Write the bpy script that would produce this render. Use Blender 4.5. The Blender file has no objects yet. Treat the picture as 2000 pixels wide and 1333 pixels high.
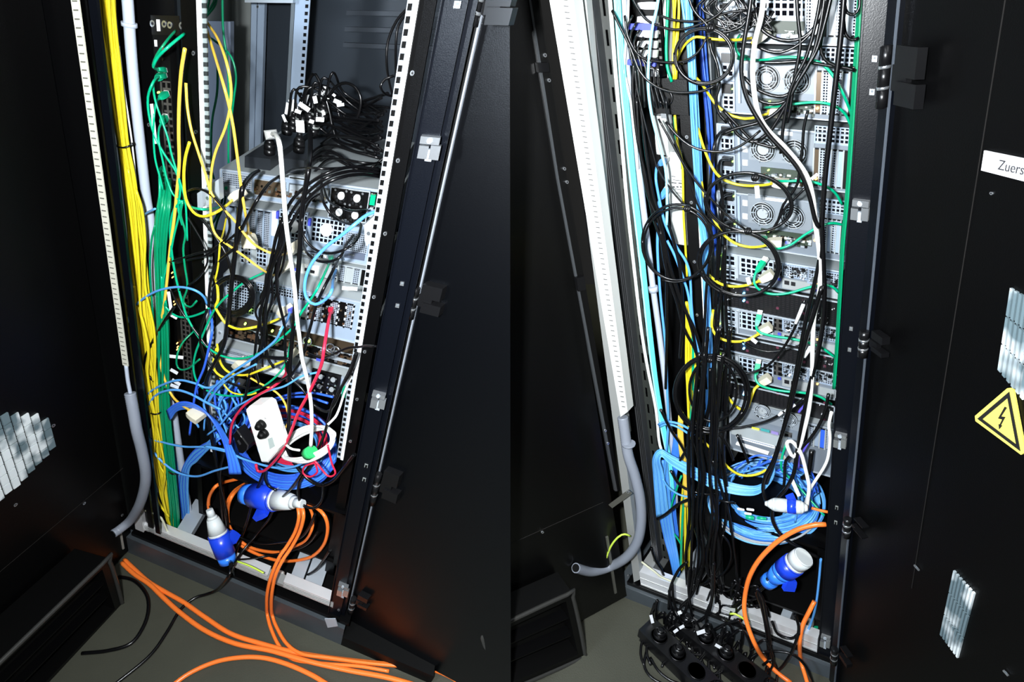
import bpy, math, random
from mathutils import Vector, Matrix
random.seed(7)
C = bpy.context.scene.collection
# ------------------------------------------------------------------ camera
F, CX, CY, H = 1100.0, 1000.0, 666.5, 1.6
TH = math.atan(696/1100.0)
cT, sT = math.cos(TH), math.sin(TH)
cd = bpy.data.cameras.new('camera'); cam = bpy.data.objects.new('camera', cd); C.objects.link(cam)
cam.location = (0, 0, H); cam.rotation_euler = (math.pi/2-TH, 0, 0)
cd.sensor_width = 36; cd.lens = 36*F/2000; cd.clip_start = .01
bpy.context.scene.camera = cam
CAM = Vector((0, 0, H))

def ray(u, v):                       # direction of sight of a measured point
    x = (u-CX)/F; w = -(v-CY)/F
    return Vector((x, cT+w*sT, -sT+w*cT))
def floorpt(u, v, z=0.0):
    r = ray(u, v); return CAM + r*((z-H)/r.z)

class Frame:
    """A standing plane: origin on the floor, A along it, D into the depth, U up its posts."""
    def __init__(s, O, A, D, U):
        s.O, s.A, s.D, s.U = Vector(O), Vector(A), Vector(D), Vector(U)
        s.N = s.A.cross(s.U)
    def P(s, a, d, t): return s.O + s.A*a + s.D*d + s.U*t
    def hit(s, u, v, d=0.0):
        r = ray(u, v); q = s.O + s.D*d
        return CAM + r*((q-CAM).dot(s.N)/r.dot(s.N))
    def at(s, u, v, d=0.0):
        p = s.hit(u, v, d) - s.O - s.D*d
        m = Matrix((s.A, s.U, s.N)).transposed(); k = m.inverted() @ p
        return k.x, k.y
UL = Vector((.2884, -.0536, 1)); UR = Vector((-.2028, .094, 1))
L = Frame(floorpt(258, 1083), (.9302, -.3670, 0), (.0077, 1, 0), UL)      # left cabinet
R = Frame(floorpt(1225, 1170), (.9068, -.4216, 0), (.6091, .7931, 0), UR) # right cabinet
LLD = Frame(floorpt(246, 1086), (-.2666, -.964, 0), (-.964, .267, 0), UL)  # left cabinet, left door
LRD = Frame(floorpt(692, 1234), (.897, -.441, 0), (.441, .897, 0), UL)     # left cabinet, right door
RLD = Frame(floorpt(1225, 1170), (-.879, -.477, 0), (-.477, .879, 0), UR)  # right cabinet, left door
RRD = Frame(floorpt(1632, 1345), (.189, -.982, 0), (.982, .189, 0), UR)    # right cabinet, right door
DL, DR = .27, .20      # depth of the equipment faces

# ------------------------------------------------------------------ materials
MATS = {}
def mat(name, col, rough=.5, metal=0.0, spec=.5, emit=None, es=1.0, bump=0, vary=0):
    if name in MATS: return MATS[name]
    m = bpy.data.materials.new(name); m.use_nodes = True
    nt = m.node_tree; b = nt.nodes['Principled BSDF']
    b.inputs['Base Color'].default_value = (*col, 1)
    b.inputs['Roughness'].default_value = rough
    b.inputs['Metallic'].default_value = metal
    b.inputs['Specular IOR Level'].default_value = spec
    if emit:
        b.inputs['Emission Color'].default_value = (*emit, 1); b.inputs['Emission Strength'].default_value = es
    if bump or vary:
        tc = nt.nodes.new('ShaderNodeTexCoord'); nz = nt.nodes.new('ShaderNodeTexNoise')
        nz.inputs['Scale'].default_value = 500 if bump else 14; nz.inputs['Detail'].default_value = 3
        nt.links.new(tc.outputs['Object'], nz.inputs['Vector'])
        if bump:
            bp = nt.nodes.new('ShaderNodeBump'); bp.inputs['Strength'].default_value = bump
            bp.inputs['Distance'].default_value = .001
            nt.links.new(nz.outputs['Fac'], bp.inputs['Height']); nt.links.new(bp.outputs['Normal'], b.inputs['Normal'])
        if vary:
            n2 = nt.nodes.new('ShaderNodeTexNoise'); n2.inputs['Scale'].default_value = 9; n2.inputs['Detail'].default_value = 6
            nt.links.new(tc.outputs['Object'], n2.inputs['Vector'])
            mx = nt.nodes.new('ShaderNodeMix'); mx.data_type = 'RGBA'
            mx.inputs['A'].default_value = (*[c*(1-vary) for c in col], 1); mx.inputs['B'].default_value = (*[min(1, c*(1+vary)) for c in col], 1)
            nt.links.new(n2.outputs['Fac'], mx.inputs['Factor']); nt.links.new(mx.outputs['Result'], b.inputs['Base Color'])
    MATS[name] = m; return m

def perf(name, col, hole, px, py, rx, ry, rough=.4, metal=.6, off=(0, 0)):
    """sheet metal punched with a regular grid of openings; px,py pitch in metres, rx,ry open share"""
    if name in MATS: return MATS[name]
    m = bpy.data.materials.new(name); m.use_nodes = True
    nt = m.node_tree; b = nt.nodes['Principled BSDF']
    b.inputs['Roughness'].default_value = rough
    uv = nt.nodes.new('ShaderNodeUVMap'); sp = nt.nodes.new('ShaderNodeSeparateXYZ'); nt.links.new(uv.outputs['UV'], sp.inputs[0])
    fac = None
    for ax, p, r, o in (('X', px, rx, off[0]), ('Y', py, ry, off[1])):
        if p is None: continue
        a = nt.nodes.new('ShaderNodeMath'); a.operation = 'MULTIPLY_ADD'; a.inputs[1].default_value = 1/p; a.inputs[2].default_value = o+100
        nt.links.new(sp.outputs[ax], a.inputs[0])
        f = nt.nodes.new('ShaderNodeMath'); f.operation = 'FRACT'; nt.links.new(a.outputs[0], f.inputs[0])
        l = nt.nodes.new('ShaderNodeMath'); l.operation = 'LESS_THAN'; l.inputs[1].default_value = r; nt.links.new(f.outputs[0], l.inputs[0])
        if fac is None: fac = l
        else:
            q = nt.nodes.new('ShaderNodeMath'); q.operation = 'MULTIPLY'
            nt.links.new(fac.outputs[0], q.inputs[0]); nt.links.new(l.outputs[0], q.inputs[1]); fac = q
    mx = nt.nodes.new('ShaderNodeMix'); mx.data_type = 'RGBA'
    mx.inputs['A'].default_value = (*col, 1); mx.inputs['B'].default_value = (*hole, 1)
    nt.links.new(fac.outputs[0], mx.inputs['Factor']); nt.links.new(mx.outputs['Result'], b.inputs['Base Color'])
    mm = nt.nodes.new('ShaderNodeMath'); mm.operation = 'MULTIPLY_ADD'; mm.inputs[1].default_value = -metal; mm.inputs[2].default_value = metal
    nt.links.new(fac.outputs[0], mm.inputs[0]); nt.links.new(mm.outputs[0], b.inputs['Metallic'])
    sm = nt.nodes.new('ShaderNodeMath'); sm.operation = 'MULTIPLY_ADD'; sm.inputs[1].default_value = -.5; sm.inputs[2].default_value = .5
    nt.links.new(fac.outputs[0], sm.inputs[0]); nt.links.new(sm.outputs[0], b.inputs['Specular IOR Level'])
    MATS[name] = m; return m

BLK = mat('black powder coat', (.0012, .0012, .0014), .4, 0, .2, bump=.2)
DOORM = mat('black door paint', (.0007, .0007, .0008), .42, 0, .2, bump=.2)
POSTM = mat('anthracite post paint', (.0016, .0022, .004), .3, 0, .32, bump=.15)
DARK = mat('deep black plastic', (.0012, .0012, .0012), .55, 0, .2)
SATIN = mat('black satin plastic', (.004, .004, .0045), .3, 0, .45)
GREYP = mat('dark grey sheet', (.11, .13, .145), .45, .05, .5, bump=.1)
GREYB = mat('mid grey sheet', (.26, .28, .27), .42, .4)
ALU = mat('brushed aluminium', (.78, .79, .8), .35, .4, vary=.12)
ALUD = mat('dull aluminium', (.36, .37, .36), .42, .35, vary=.15)
ZINC = mat('zinc plated steel', (.42, .47, .52), .38, .2, vary=.15)
ZINCB = mat('bluish zinc sheet', (.31, .39, .5), .4, .15, vary=.12)
TOPM = mat('server lid sheet', (.4, .44, .45), .35, .2, vary=.12)
WHITE = mat('white paint', (.85, .86, .86), .4)
CREAM = mat('cream duct plastic', (.6, .59, .5), .5)
PIPE = mat('pale grey tube plastic', (.42, .47, .56), .45)
CONDUIT = mat('grey corrugated plastic', (.2, .22, .26), .45)
BEIGE = mat('beige adapter plastic', (.62, .58, .45), .5)
LABEL = mat('white paper label', (.85, .86, .88), .6)
CHROME = mat('bright zinc latch', (.8, .84, .88), .22, .9)
BROWN = mat('bronze tinted metal', (.14, .1, .065), .28, .5)
PORT = mat('port recess', (.006, .006, .008), .5)
BLUEP = mat('blue connector plastic', (.06, .08, .6), .4)
CBLUE = mat('signal blue plug plastic', (.01, .05, .62), .3)
CBLUE2 = mat('bright blue gland plastic', (.03, .2, .85), .3)
GPLUG = mat('green boot plastic', (.0, .35, .17), .4)
VELCRO = mat('green hook tape', (.02, .45, .12), .9)
GREYL = mat('light grey housing', (.62, .64, .62), .5)
FANW = mat('fan hub sticker', (.75, .77, .78), .4)
FANG = mat('fan hub grey', (.33, .36, .38), .4)
YSIGN = mat('yellow sign film', (.85, .74, .12), .45)
BSIGN = mat('black sign print', (.01, .01, .01), .5)
TXT = mat('grey print', (.03, .03, .035), .6)
LEDG = mat('green light', (.3, .9, .1), .4, emit=(.5, 1, .1), es=3)
LEDB = mat('blue light', (.1, .5, 1), .4, emit=(.1, .45, 1), es=6)
LEDO = mat('orange light', (1, .5, .1), .4, emit=(1, .5, .1), es=3)
RAILM = perf('square punched rail', (.55, .6, .66), (.006, .006, .007), None, .0155, 1, .56, .35, .1)
RAILD = perf('dull punched rail', (.26, .31, .31), (.03, .035, .035), None, .0155, 1, .5, .4, .1)
COMB = perf('slotted cream duct', (.8, .78, .68), (.12, .12, .11), None, .0125, 1, .16, .5, 0)
COMBW = perf('slotted white duct', (.92, .93, .92), (.1, .1, .1), None, .0125, 1, .13, .5, 0)
PERF = perf('square hole grille', (.36, .42, .5), (.008, .009, .012), .0078, .0078, .66, .66, .4, .1)
PERFS = perf('fine hole grille', (.34, .39, .46), (.01, .011, .015), .0048, .0048, .6, .6, .4, .1)
PERFL = perf('large square grille', (.42, .5, .6), (.004, .004, .006), .0115, .0115, .7, .7, .4, .1)
SLOTP = perf('slotted black panel', (.02, .023, .02), (.001, .001, .001), .016, .05, .3, .55, .5, 0)
BEZEL = perf('dark drive bezel', (.006, .006, .007), (.022, .02, .022), .009, .0045, .6, .3, .35, 0)
PORTS = perf('row of sockets', (.09, .085, .08), (.004, .004, .004), .014, .014, .62, .66, .3, .4)

def cmat(name, col, rough=.32): return mat(name, col, rough, 0, .5)
YEL = cmat('yellow cable jacket', (.72, .58, .02)); YEL2 = cmat('warm yellow cable jacket', (.78, .5, .06))
GRN = cmat('green cable jacket', (.0, .23, .1)); GRN2 = cmat('light green cable jacket', (.0, .36, .18))
SKY = cmat('sky blue cable jacket', (.09, .33, .75)); ROY = cmat('royal blue cable jacket', (.035, .13, .74))
BLC = mat('black cable jacket', (.0025, .0025, .003), .27, 0, .45); ORG = cmat('orange cable jacket', (.95, .2, .03))
RED = cmat('red cable jacket', (.6, .02, .06)); WHC = cmat('white cable jacket', (.82, .83, .8))
CYA = cmat('turquoise cable jacket', (.12, .68, .72)); GRC = cmat('grey cable jacket', (.3, .33, .35))
PUR = cmat('violet cable jacket', (.1, .08, .5)); YG = cmat('yellow and green earth wire', (.55, .75, .08))

# ------------------------------------------------------------------ mesh builder
class MB:
    def __init__(s): s.v = []; s.f = []; s.m = []; s.uv = []; s.mats = []; s.sm = []
    def mi(s, m):
        if m not in s.mats: s.mats.append(m)
        return s.mats.index(m)
    def face(s, pts, m, uv=None, smooth=False):
        i = len(s.v); s.v += [Vector(p) for p in pts]
        s.f.append(tuple(range(i, i+len(pts)))); s.m.append(s.mi(m)); s.sm.append(smooth)
        s.uv.append(uv or [(0, 0)]*len(pts))
        return s
    def grid(s, rings, m, closed=True, smooth=True, cap=True):
        i = len(s.v); n = len(rings[0])
        for r in rings: s.v += [Vector(p) for p in r]
        k = s.mi(m)
        for a in range(len(rings)-1):
            for b in range(n if closed else n-1):
                c = (b+1) % n
                s.f.append((i+a*n+b, i+a*n+c, i+(a+1)*n+c, i+(a+1)*n+b)); s.m.append(k); s.sm.append(smooth); s.uv.append([(0, 0)]*4)
        if cap and closed:
            s.f.append(tuple(i+b for b in range(n))[::-1]); s.m.append(k); s.sm.append(False); s.uv.append([(0, 0)]*n)
            j = i+(len(rings)-1)*n
            s.f.append(tuple(j+b for b in range(n))); s.m.append(k); s.sm.append(False); s.uv.append([(0, 0)]*n)
        return s
    def box(s, fr, a0, a1, d0, d1, t0, t1, m, bevel=0):
        P = fr.P
        def q(c, uv): s.face([P(*x) for x in c], m, uv)
        st = lambda: [(a0, t0), (a1, t0), (a1, t1), (a0, t1)]
        q([(a0, d0, t0), (a1, d0, t0), (a1, d0, t1), (a0, d0, t1)], st())
        q([(a1, d1, t0), (a0, d1, t0), (a0, d1, t1), (a1, d1, t1)], st())
        q([(a0, d1, t0), (a0, d0, t0), (a0, d0, t1), (a0, d1, t1)], [(d1, t0), (d0, t0), (d0, t1), (d1, t1)])
        q([(a1, d0, t0), (a1, d1, t0), (a1, d1, t1), (a1, d0, t1)], [(d0, t0), (d1, t0), (d1, t1), (d0, t1)])
        q([(a0, d0, t1), (a1, d0, t1), (a1, d1, t1), (a0, d1, t1)], [(a0, d0), (a1, d0), (a1, d1), (a0, d1)])
        q([(a0, d1, t0), (a1, d1, t0), (a1, d0, t0), (a0, d0, t0)], [(a0, d1), (a1, d1), (a1, d0), (a0, d0)])
        return s
    def pb(s, fr, u0, v0, u1, v1, d, th, m):
        """box whose front face has its upper left at (u0,v0) and lower right at (u1,v1), th deep"""
        a0, t1 = fr.at(u0, v0, d); a1, t0 = fr.at(u1, v1, d)
        if a0 > a1: a0, a1 = a1, a0
        return s.box(fr, a0, a1, d, d+th, min(t0, t1), max(t0, t1), m)
    def cyl(s, p, q, r0, r1, m, n=12, smooth=True):
        p, q = Vector(p), Vector(q); z = (q-p).normalized()
        x = z.orthogonal().normalized(); y = z.cross(x)
        rg = []
        for c, r in ((p, r0), (q, r1)):
            rg.append([c + x*math.cos(2*math.pi*k/n)*r + y*math.sin(2*math.pi*k/n)*r for k in range(n)])
        return s.grid(rg, m, smooth=smooth)
    def lathe(s, p, q, prof, m, n=14):
        """prof: (share of the way from p to q, radius, material or None)"""
        p, q = Vector(p), Vector(q); z = (q-p).normalized(); x = z.orthogonal().normalized(); y = z.cross(x)
        for (f0, r0), (f1, r1) in zip(prof, prof[1:]):
            a, b = p.lerp(q, f0), p.lerp(q, f1)
            s.grid([[c + x*math.cos(2*math.pi*k/n)*r + y*math.sin(2*math.pi*k/n)*r for k in range(n)] for c, r in ((a, r0), (b, r1))], m)
        return s
    def tube(s, pts, r, m, n=7, cap=True):
        T = []
        for i in range(len(pts)):
            a = pts[max(0, i-1)]; b = pts[min(len(pts)-1, i+1)]; d = (b-a)
            T.append(d.normalized() if d.length > 1e-9 else Vector((0, 0, 1)))
        x = T[0].orthogonal().normalized(); rg = []
        for i, p in enumerate(pts):
            x = (x - T[i]*x.dot(T[i]))
            x = x.normalized() if x.length > 1e-6 else T[i].orthogonal().normalized()
            y = T[i].cross(x); rr = r[i] if isinstance(r, list) else r
            rg.append([p + x*math.cos(2*math.pi*k/n)*rr + y*math.sin(2*math.pi*k/n)*rr for k in range(n)])
        return s.grid(rg, m, cap=cap)
    def ring(s, fr, u, v, d, r, tr, m, n=28, a0=0, a1=2*math.pi, k=6):
        a, t = fr.at(u, v, d); full = abs(a1-a0-2*math.pi) < 1e-6
        pts = [fr.P(a+math.cos(a0+(a1-a0)*i/n)*r, d, t+math.sin(a0+(a1-a0)*i/n)*r) for i in range(n+1)]
        return s.tube(pts, tr, m, k, cap=not full)
    def disc(s, fr, u, v, d, r, th, m, n=20):
        a, t = fr.at(u, v, d)
        R1 = [fr.P(a+math.cos(2*math.pi*i/n)*r, d, t+math.sin(2*math.pi*i/n)*r) for i in range(n)]
        R0 = [fr.P(a+math.cos(2*math.pi*i/n)*r, d+th, t+math.sin(2*math.pi*i/n)*r) for i in range(n)]
        return s.grid([R0, R1], m, smooth=False)
    def bar(s, fr, u0, v0, u1, v1, w, d, th, m):
        """flat strip between two points of the plane at depth d, w metres wide"""
        p = fr.at(u0, v0, d); q = fr.at(u1, v1, d); dx, dy = q[0]-p[0], q[1]-p[1]; l = math.hypot(dx, dy) or 1
        nx, ny = -dy/l*w/2, dx/l*w/2
        c = [(p[0]+nx, p[1]+ny), (q[0]+nx, q[1]+ny), (q[0]-nx, q[1]-ny), (p[0]-nx, p[1]-ny)]
        return s.prism(fr, c, d, th, m)
    def prism(s, fr, c, d, th, m):
        f = [fr.P(x, d, y) for x, y in c]; b = [fr.P(x, d+th, y) for x, y in c]; n = len(c)
        s.face(f, m, list(c)); s.face(b[::-1], m, list(c)[::-1])
        for i in range(n):
            j = (i+1) % n
            s.face([f[i], b[i], b[j], f[j]], m, [c[i], c[i], c[j], c[j]])
        return s
    def poly(s, fr, px, d, th, m): return s.prism(fr, [fr.at(u, v, d) for u, v in px], d, th, m)
ORG = {}
def tag(o, label=None, cat=None, group=None, kind=None):
    if label: o['label'] = label
    if cat: o['category'] = cat
    if group: o['group'] = group
    if kind: o['kind'] = kind
def thing(name, loc, label, cat, group=None):
    o = bpy.data.objects.new(name, None); C.objects.link(o); o.location = loc; o.empty_display_size = .05
    ORG[o.name] = Vector(loc); tag(o, label, cat, group); return o
def build2(s, name, parent=None, **k):
    if not s.v: return None
    me = bpy.data.meshes.new(name)
    xs = [p.x for p in s.v]; ys = [p.y for p in s.v]; zs = [p.z for p in s.v]
    og = Vector(((min(xs)+max(xs))/2, (min(ys)+max(ys))/2, min(zs)))
    me.from_pydata([p-og for p in s.v], [], s.f)
    for m in s.mats: me.materials.append(m)
    me.polygons.foreach_set('material_index', s.m); me.polygons.foreach_set('use_smooth', s.sm)
    ul = me.uv_layers.new(name='UVMap'); ul.data.foreach_set('uv', [c for f in s.uv for q in f for c in q])
    me.update()
    ob = bpy.data.objects.new(name, me); C.objects.link(ob); ob.parent = parent
    ob.location = og - (ORG[parent.name] if parent is not None else Vector((0, 0, 0)))
    ORG[ob.name] = og
    tag(ob, k.get('label'), k.get('cat'), k.get('group'), k.get('kind'))
    return ob
MB.build = build2

def spline(P, step=.012):
    if len(P) == 2: return [P[0].lerp(P[1], i/4) for i in range(5)]
    Q = [P[0]*2-P[1]] + P + [P[-1]*2-P[-2]]; out = []
    for i in range(1, len(Q)-2):
        p0, p1, p2, p3 = Q[i-1], Q[i], Q[i+1], Q[i+2]
        n = max(2, min(14, int((p2-p1).length/step)+1))
        for k in range(n):
            t = k/n
            out.append(.5*((2*p1)+(p2-p0)*t+(2*p0-5*p1+4*p2-p3)*t*t+(3*p1-p0-3*p2+p3)*t**3))
    out.append(Q[-2]); return out
def W(fr, pt, d):
    if len(pt) > 2:
        if pt[2] == 'f': return floorpt(pt[0], pt[1], pt[3] if len(pt) > 3 else .006)
        d = pt[2]
    return fr.hit(pt[0], pt[1], d)
def depthof(p): return (p-CAM).dot(Vector((0, cT, -sT)))

def path(fr, pts, d, wob=0):
    """measured points; a depth given on a few of them is interpolated along the others"""
    pts = list(pts)
    for e, i, j in ((0, 0, 1), (-1, -1, -2)):        # cables that leave by the top go on upwards
        if len(pts) > 1 and pts[i][1] <= -20:
            du, dv = pts[i][0]-pts[j][0], pts[i][1]-pts[j][1]; k = -130/min(dv, -20)
            q = (pts[i][0]+max(-60, min(60, du*k)), pts[i][1]-130)
            pts = [q]+pts if e == 0 else pts+[q]
    ds = [p[2] if len(p) > 2 and p[2] != 'f' else None for p in pts]
    kn = [(i, x) for i, x in enumerate(ds) if x is not None]
    if kn and len(kn) < len(pts):        # away from the measured depths a cable hangs at its own usual depth
        kn += [(i, d) for i in range(len(pts)) if min(abs(i-k) for k, _ in kn) >= 2 and not (kn[0][0] < i < kn[-1][0] and len(kn) > 2)]
        kn.sort()
    out = []
    for i, p in enumerate(pts):
        if len(p) > 2 and p[2] == 'f': out.append(W(fr, p, 0)); continue
        if not kn: dd = d
        else:
            lo = [k for k in kn if k[0] <= i]; hi = [k for k in kn if k[0] >= i]
            if not lo: dd = hi[0][1]
            elif not hi: dd = lo[-1][1]
            elif lo[-1][0] == hi[0][0]: dd = lo[-1][1]
            else:
                f = (i-lo[-1][0])/(hi[0][0]-lo[-1][0]); dd = lo[-1][1]*(1-f)+hi[0][1]*f
        if wob: dd += random.uniform(-wob, wob)
        q = fr.hit(p[0], p[1], dd)
        if q.z < .008: q = floorpt(p[0], p[1], .008)       # lies on the floor from here on
        out.append(q)
    return out
def cable(fr, pts, d, w, m, label, cat='cable', group=None, name='cable', n=7, ends=None, tags=None, wob=0):
    """w is the cable's thickness as it measures in the picture, ends: [(index, kind, material)]"""
    P = path(fr, pts, d, wob); r = w/2*depthof(sum(P, Vector())/len(P))/F
    o = MB().tube(spline(P), r, m, n).build(name, label=label, cat=cat, group=group)
    for e in ends or []:
        plug(o, P, e, r)
    for t in tags or []:
        flag(o, fr, *t)
    return o
def orient_box(mb, p, q, w, h, m, m2=None, taper=1.0):
    z = (q-p).normalized(); v = Vector((0, 0, 1)) if abs(z.z) < .9 else Vector((0, 1, 0))
    x = z.cross(v).normalized(); y = z.cross(x)
    rg = []
    for c, k in ((p, taper), (p.lerp(q, .15), (taper+1)/2), (p.lerp(q, .5), 1), (q, 1)):
        rg.append([c + x*sx*w/2*k + y*sy*h/2*k for sx, sy in ((-1, -1), (1, -1), (1, 1), (-1, 1))])
    mb.grid(rg, m, smooth=False)
def plug(o, P, e, r):
    i, kind, m = e[:3]
    end = P[i]; prev = P[i-1] if i else P[1]; dr = (end-prev).normalized()
    if len(e) > 3: dr = (dr + Vector(e[3])).normalized()
    mb = MB()
    if kind == 'rj':
        orient_box(mb, end-dr*.012, end+dr*.014, .011, .009, m, taper=.55)
        mb.build('connector_boot', o)
        mb = MB(); orient_box(mb, end+dr*.014, end+dr*.024, .0105, .008, GREYL); mb.build('connector', o)
    elif kind == 'iec':
        orient_box(mb, end-dr*.02, end+dr*.02, .024, .018, m, taper=.45); mb.build('connector', o)
    elif kind == 'dongle':
        orient_box(mb, end-dr*.008, end+dr*.012, .012, .01, m, taper=.5); mb.build('connector_boot', o)
def flag(o, fr, u, v, d, lu, lv, w):
    """paper flag starting at u,v and running lu,lv further, w picture units wide"""
    l = math.hypot(lu, lv); nx, ny = -lv/l*w/2, lu/l*w/2
    mb = MB(); c = [(u+nx, v+ny), (u+lu+nx, v+lv+ny), (u+lu-nx, v+lv-ny), (u-nx, v-ny)]
    f = [fr.hit(x, y, d) for x, y in c]; b = [fr.hit(x, y, d+.0015) for x, y in c]
    mb.grid([b, f], LABEL, smooth=False); mb.build('label_tag', o, label='white paper tag')

# ------------------------------------------------------------------ the setting
def q4(fr, *c): pass
FL = mat('floor', (.05, .051, .037), .62, 0, .35, vary=.18)
nt = FL.node_tree; bs = nt.nodes['Principled BSDF']
tc = nt.nodes.new('ShaderNodeTexCoord'); nz = nt.nodes.new('ShaderNodeTexNoise'); nz.inputs['Scale'].default_value = 260
nt.links.new(tc.outputs['Object'], nz.inputs['Vector']); bp = nt.nodes.new('ShaderNodeBump'); bp.inputs['Strength'].default_value = .3; bp.inputs['Distance'].default_value = .002
nt.links.new(nz.outputs['Fac'], bp.inputs['Height']); nt.links.new(bp.outputs['Normal'], bs.inputs['Normal'])
WF = Frame((0, 0, 0), (1, 0, 0), (0, 1, 0), (0, 0, 1))
MB().box(WF, -3, 3, -2.2, 3.2, -.05, 0, FL).build('floor', kind='structure')
RW = mat('dark grey wall paint', (.03, .03, .032), .9, 0, .1)
MB().box(WF, -3, 3, -2.2, 3.2, 2.9, 3, RW).build('ceiling', kind='structure')
MB().box(WF, -3, 3, 3.2, 3.3, 0, 2.9, RW).build('wall_back', kind='structure')
MB().box(WF, -3, 3, -2.3, -2.2, 0, 2.9, RW).build('wall_front', kind='structure')
MB().box(WF, -3.1, -3, -2.2, 3.2, 0, 2.9, RW).build('wall_left', kind='structure')
MB().box(WF, 3, 3.1, -2.2, 3.2, 0, 2.9, RW).build('wall_right', kind='structure')

TOPT = 1.98
def post(mb, fr, u0, u1, v, d, th, t0, t1, m):
    a0 = fr.at(u0, v, d)[0]; a1 = fr.at(u1, v, d)[0]
    return mb.box(fr, a0, a1, d, d+th, t0, t1, m)
def Tt(fr, u, v, d=0): return fr.at(u, v, d)[1]
def screw(mb, fr, u, v, d, r=.004):
    mb.disc(fr, u, v, d, r, .003, CHROME, 10)
    return mb.disc(fr, u, v, d-.001, r*.45, .002, PORT, 6)
def part(parent, name, label=None, kind=None):
    """decorator-free helper: returns builder and closes it with .build"""
    return lambda mb: mb.build(name, parent, label=label, kind=kind)
def latch(parent, fr, u, v, d, w):
    """bright zinc striker: top bridge, two cheeks and a tongue"""
    mb = MB(); h = w*1.25
    mb.pb(fr, u-w*.42, v-h*.5, u+w*.5, v-h*.12, d-.012, .012, CHROME)
    mb.pb(fr, u-w*.5, v-h*.12, u-w*.14, v+h*.45, d-.01, .01, CHROME)
    mb.pb(fr, u+w*.1, v-h*.12, u+w*.46, v+h*.5, d-.01, .01, CHROME)
    mb.pb(fr, u-w*.12, v+h*.05, u+w*.1, v+h*.55, d-.008, .008, ZINC)
    mb.disc(fr, u, v-h*.3, d-.014, .004, .004, ZINC, 10)
    mb.build('latch', parent, label='bright zinc striker')
def clip(parent, fr, u, v, d, w=7):
    mb = MB(); mb.pb(fr, u-w/2, v-w*.7, u+w/2, v+w*.7, d-.002, .003, CHROME)
    mb.pb(fr, u-w*.2, v-w*.4, u+w*.25, v+w*.1, d-.003, .003, GREYP); mb.build('clip', parent)
def hinge(parent, fr, u0, v0, u1, v1, d):
    mb = MB(); mb.pb(fr, u0+(u1-u0)*.3, v0, u1, v0+(v1-v0)*.54, d-.016, .016, SATIN)
    mb.pb(fr, u0+(u1-u0)*.25, v0+(v1-v0)*.56, u1-(u1-u0)*.05, v1, d-.016, .016, SATIN)
    a0, t1 = fr.at(u0+(u1-u0)*.15, v0, d); a1, t0 = fr.at(u0+(u1-u0)*.15, v1, d)
    for k in range(3):
        e0 = t1+(t0-t1)*(k/3+.01); e1 = t1+(t0-t1)*((k+1)/3-.01)
        mb.cyl(fr.P(a0, d-.01, e0), fr.P(a0, d-.01, e1), .008, .008, SATIN)
    for k in (1, 2):
        e = t1+(t0-t1)*k/3
        mb.cyl(fr.P(a0, d-.01, e-.002), fr.P(a0, d-.01, e+.002), .0085, .0085, CHROME)
    mb.cyl(fr.P(a0, d-.01, t1), fr.P(a0, d-.01, t0), .0065, .0065, SATIN)
    mb.pb(fr, u0+(u1-u0)*.15, v0+(v1-v0)*.3, u0+(u1-u0)*.6, v0+(v1-v0)*.75, d-.012, .01, SATIN)
    mb.build('hinge', parent)

# ================================================================== LEFT CABINET
LC = thing('network_cabinet', L.P(.3, .3, 0), 'black open network cabinet holding the yellow cable bundle and the orange cable ring', 'cabinet')
tp = Tt(L, 261, 1056, 0)
m_ = MB(); m_.box(L, -.06, .83, 0, .85, 0, tp, mat('plinth steel', (.05, .06, .068), .45, .1, vary=.5))
m_.build('plinth', LC)
MB().box(L, .83, 1.12, .0, .1, 0, tp*.5, DARK).build('base_skirt', LC)
m_ = MB(); tb = Tt(L, 272, 1043, .02)
m_.box(L, 0, .84, .012, .05, tp, tb, BLK).box(L, 0, .84, .85, .9, tp, tb, BLK).box(L, 0, .03, .05, .85, tp, tb, BLK).box(L, .8, .84, .05, .85, tp, tb, BLK)
m_.build('base_frame', LC)
m_ = MB(); m_.pb(L, 280, 1025, 545, 1145, .02, .03, ALU); a0, t1 = L.at(280, 1025, .02); a1, t0 = L.at(650, 1188, .02)
m_ = MB(); am = L.at(522, 1130, .02)[0]; am2 = L.at(553, 1145, .02)[0]
aS = L.at(280, 1030, .02)[0]
for x0, x1 in ((aS, am), (am2, a1)):
    m_.box(L, x0, x1, .02, .05, t0, t1, ALU)
    for g in (.25, .5, .75): m_.box(L, x0+.001, x1-.001, .0185, .02, t0+(t1-t0)*g-.0012, t0+(t1-t0)*g+.0012, ALUD)
m_.box(L, am, am2, .02, .05, t0, t0+(t1-t0)*.45, ALUD)
m_.build('front_rail', LC, label='bright ribbed aluminium rail')
def dbar(mb, fr, ua, ub, v, d0, d1, tt0, tt1, m):
    s0 = fr.at(ua, v, d0)[0]; s1 = fr.at(ub, v, d0)[0]
    mb.box(fr, s0, s1, d0, d1, tt0, tt1, m); return mb
m_ = MB(); dbar(m_, L, 281, 298, 1034, .05, .8, t0, t1-.004, ALUD)
dbar(m_, L, 346, 372, 1058, .05, .8, t0-.01, t1-.012, ZINC)
dbar(m_, L, 566, 590, 1143, .05, .8, t0-.01, t1-.012, ZINC)
dbar(m_, L, 592, 626, 1152, .05, .8, t0-.012, t1-.02, ZINC)
m_.build('floor_rail', LC)
# bottom plate
MB().box(L, .03, .8, .05, .85, tp-.005, tp+.003, DARK).build('bottom_plate', LC)
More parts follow.
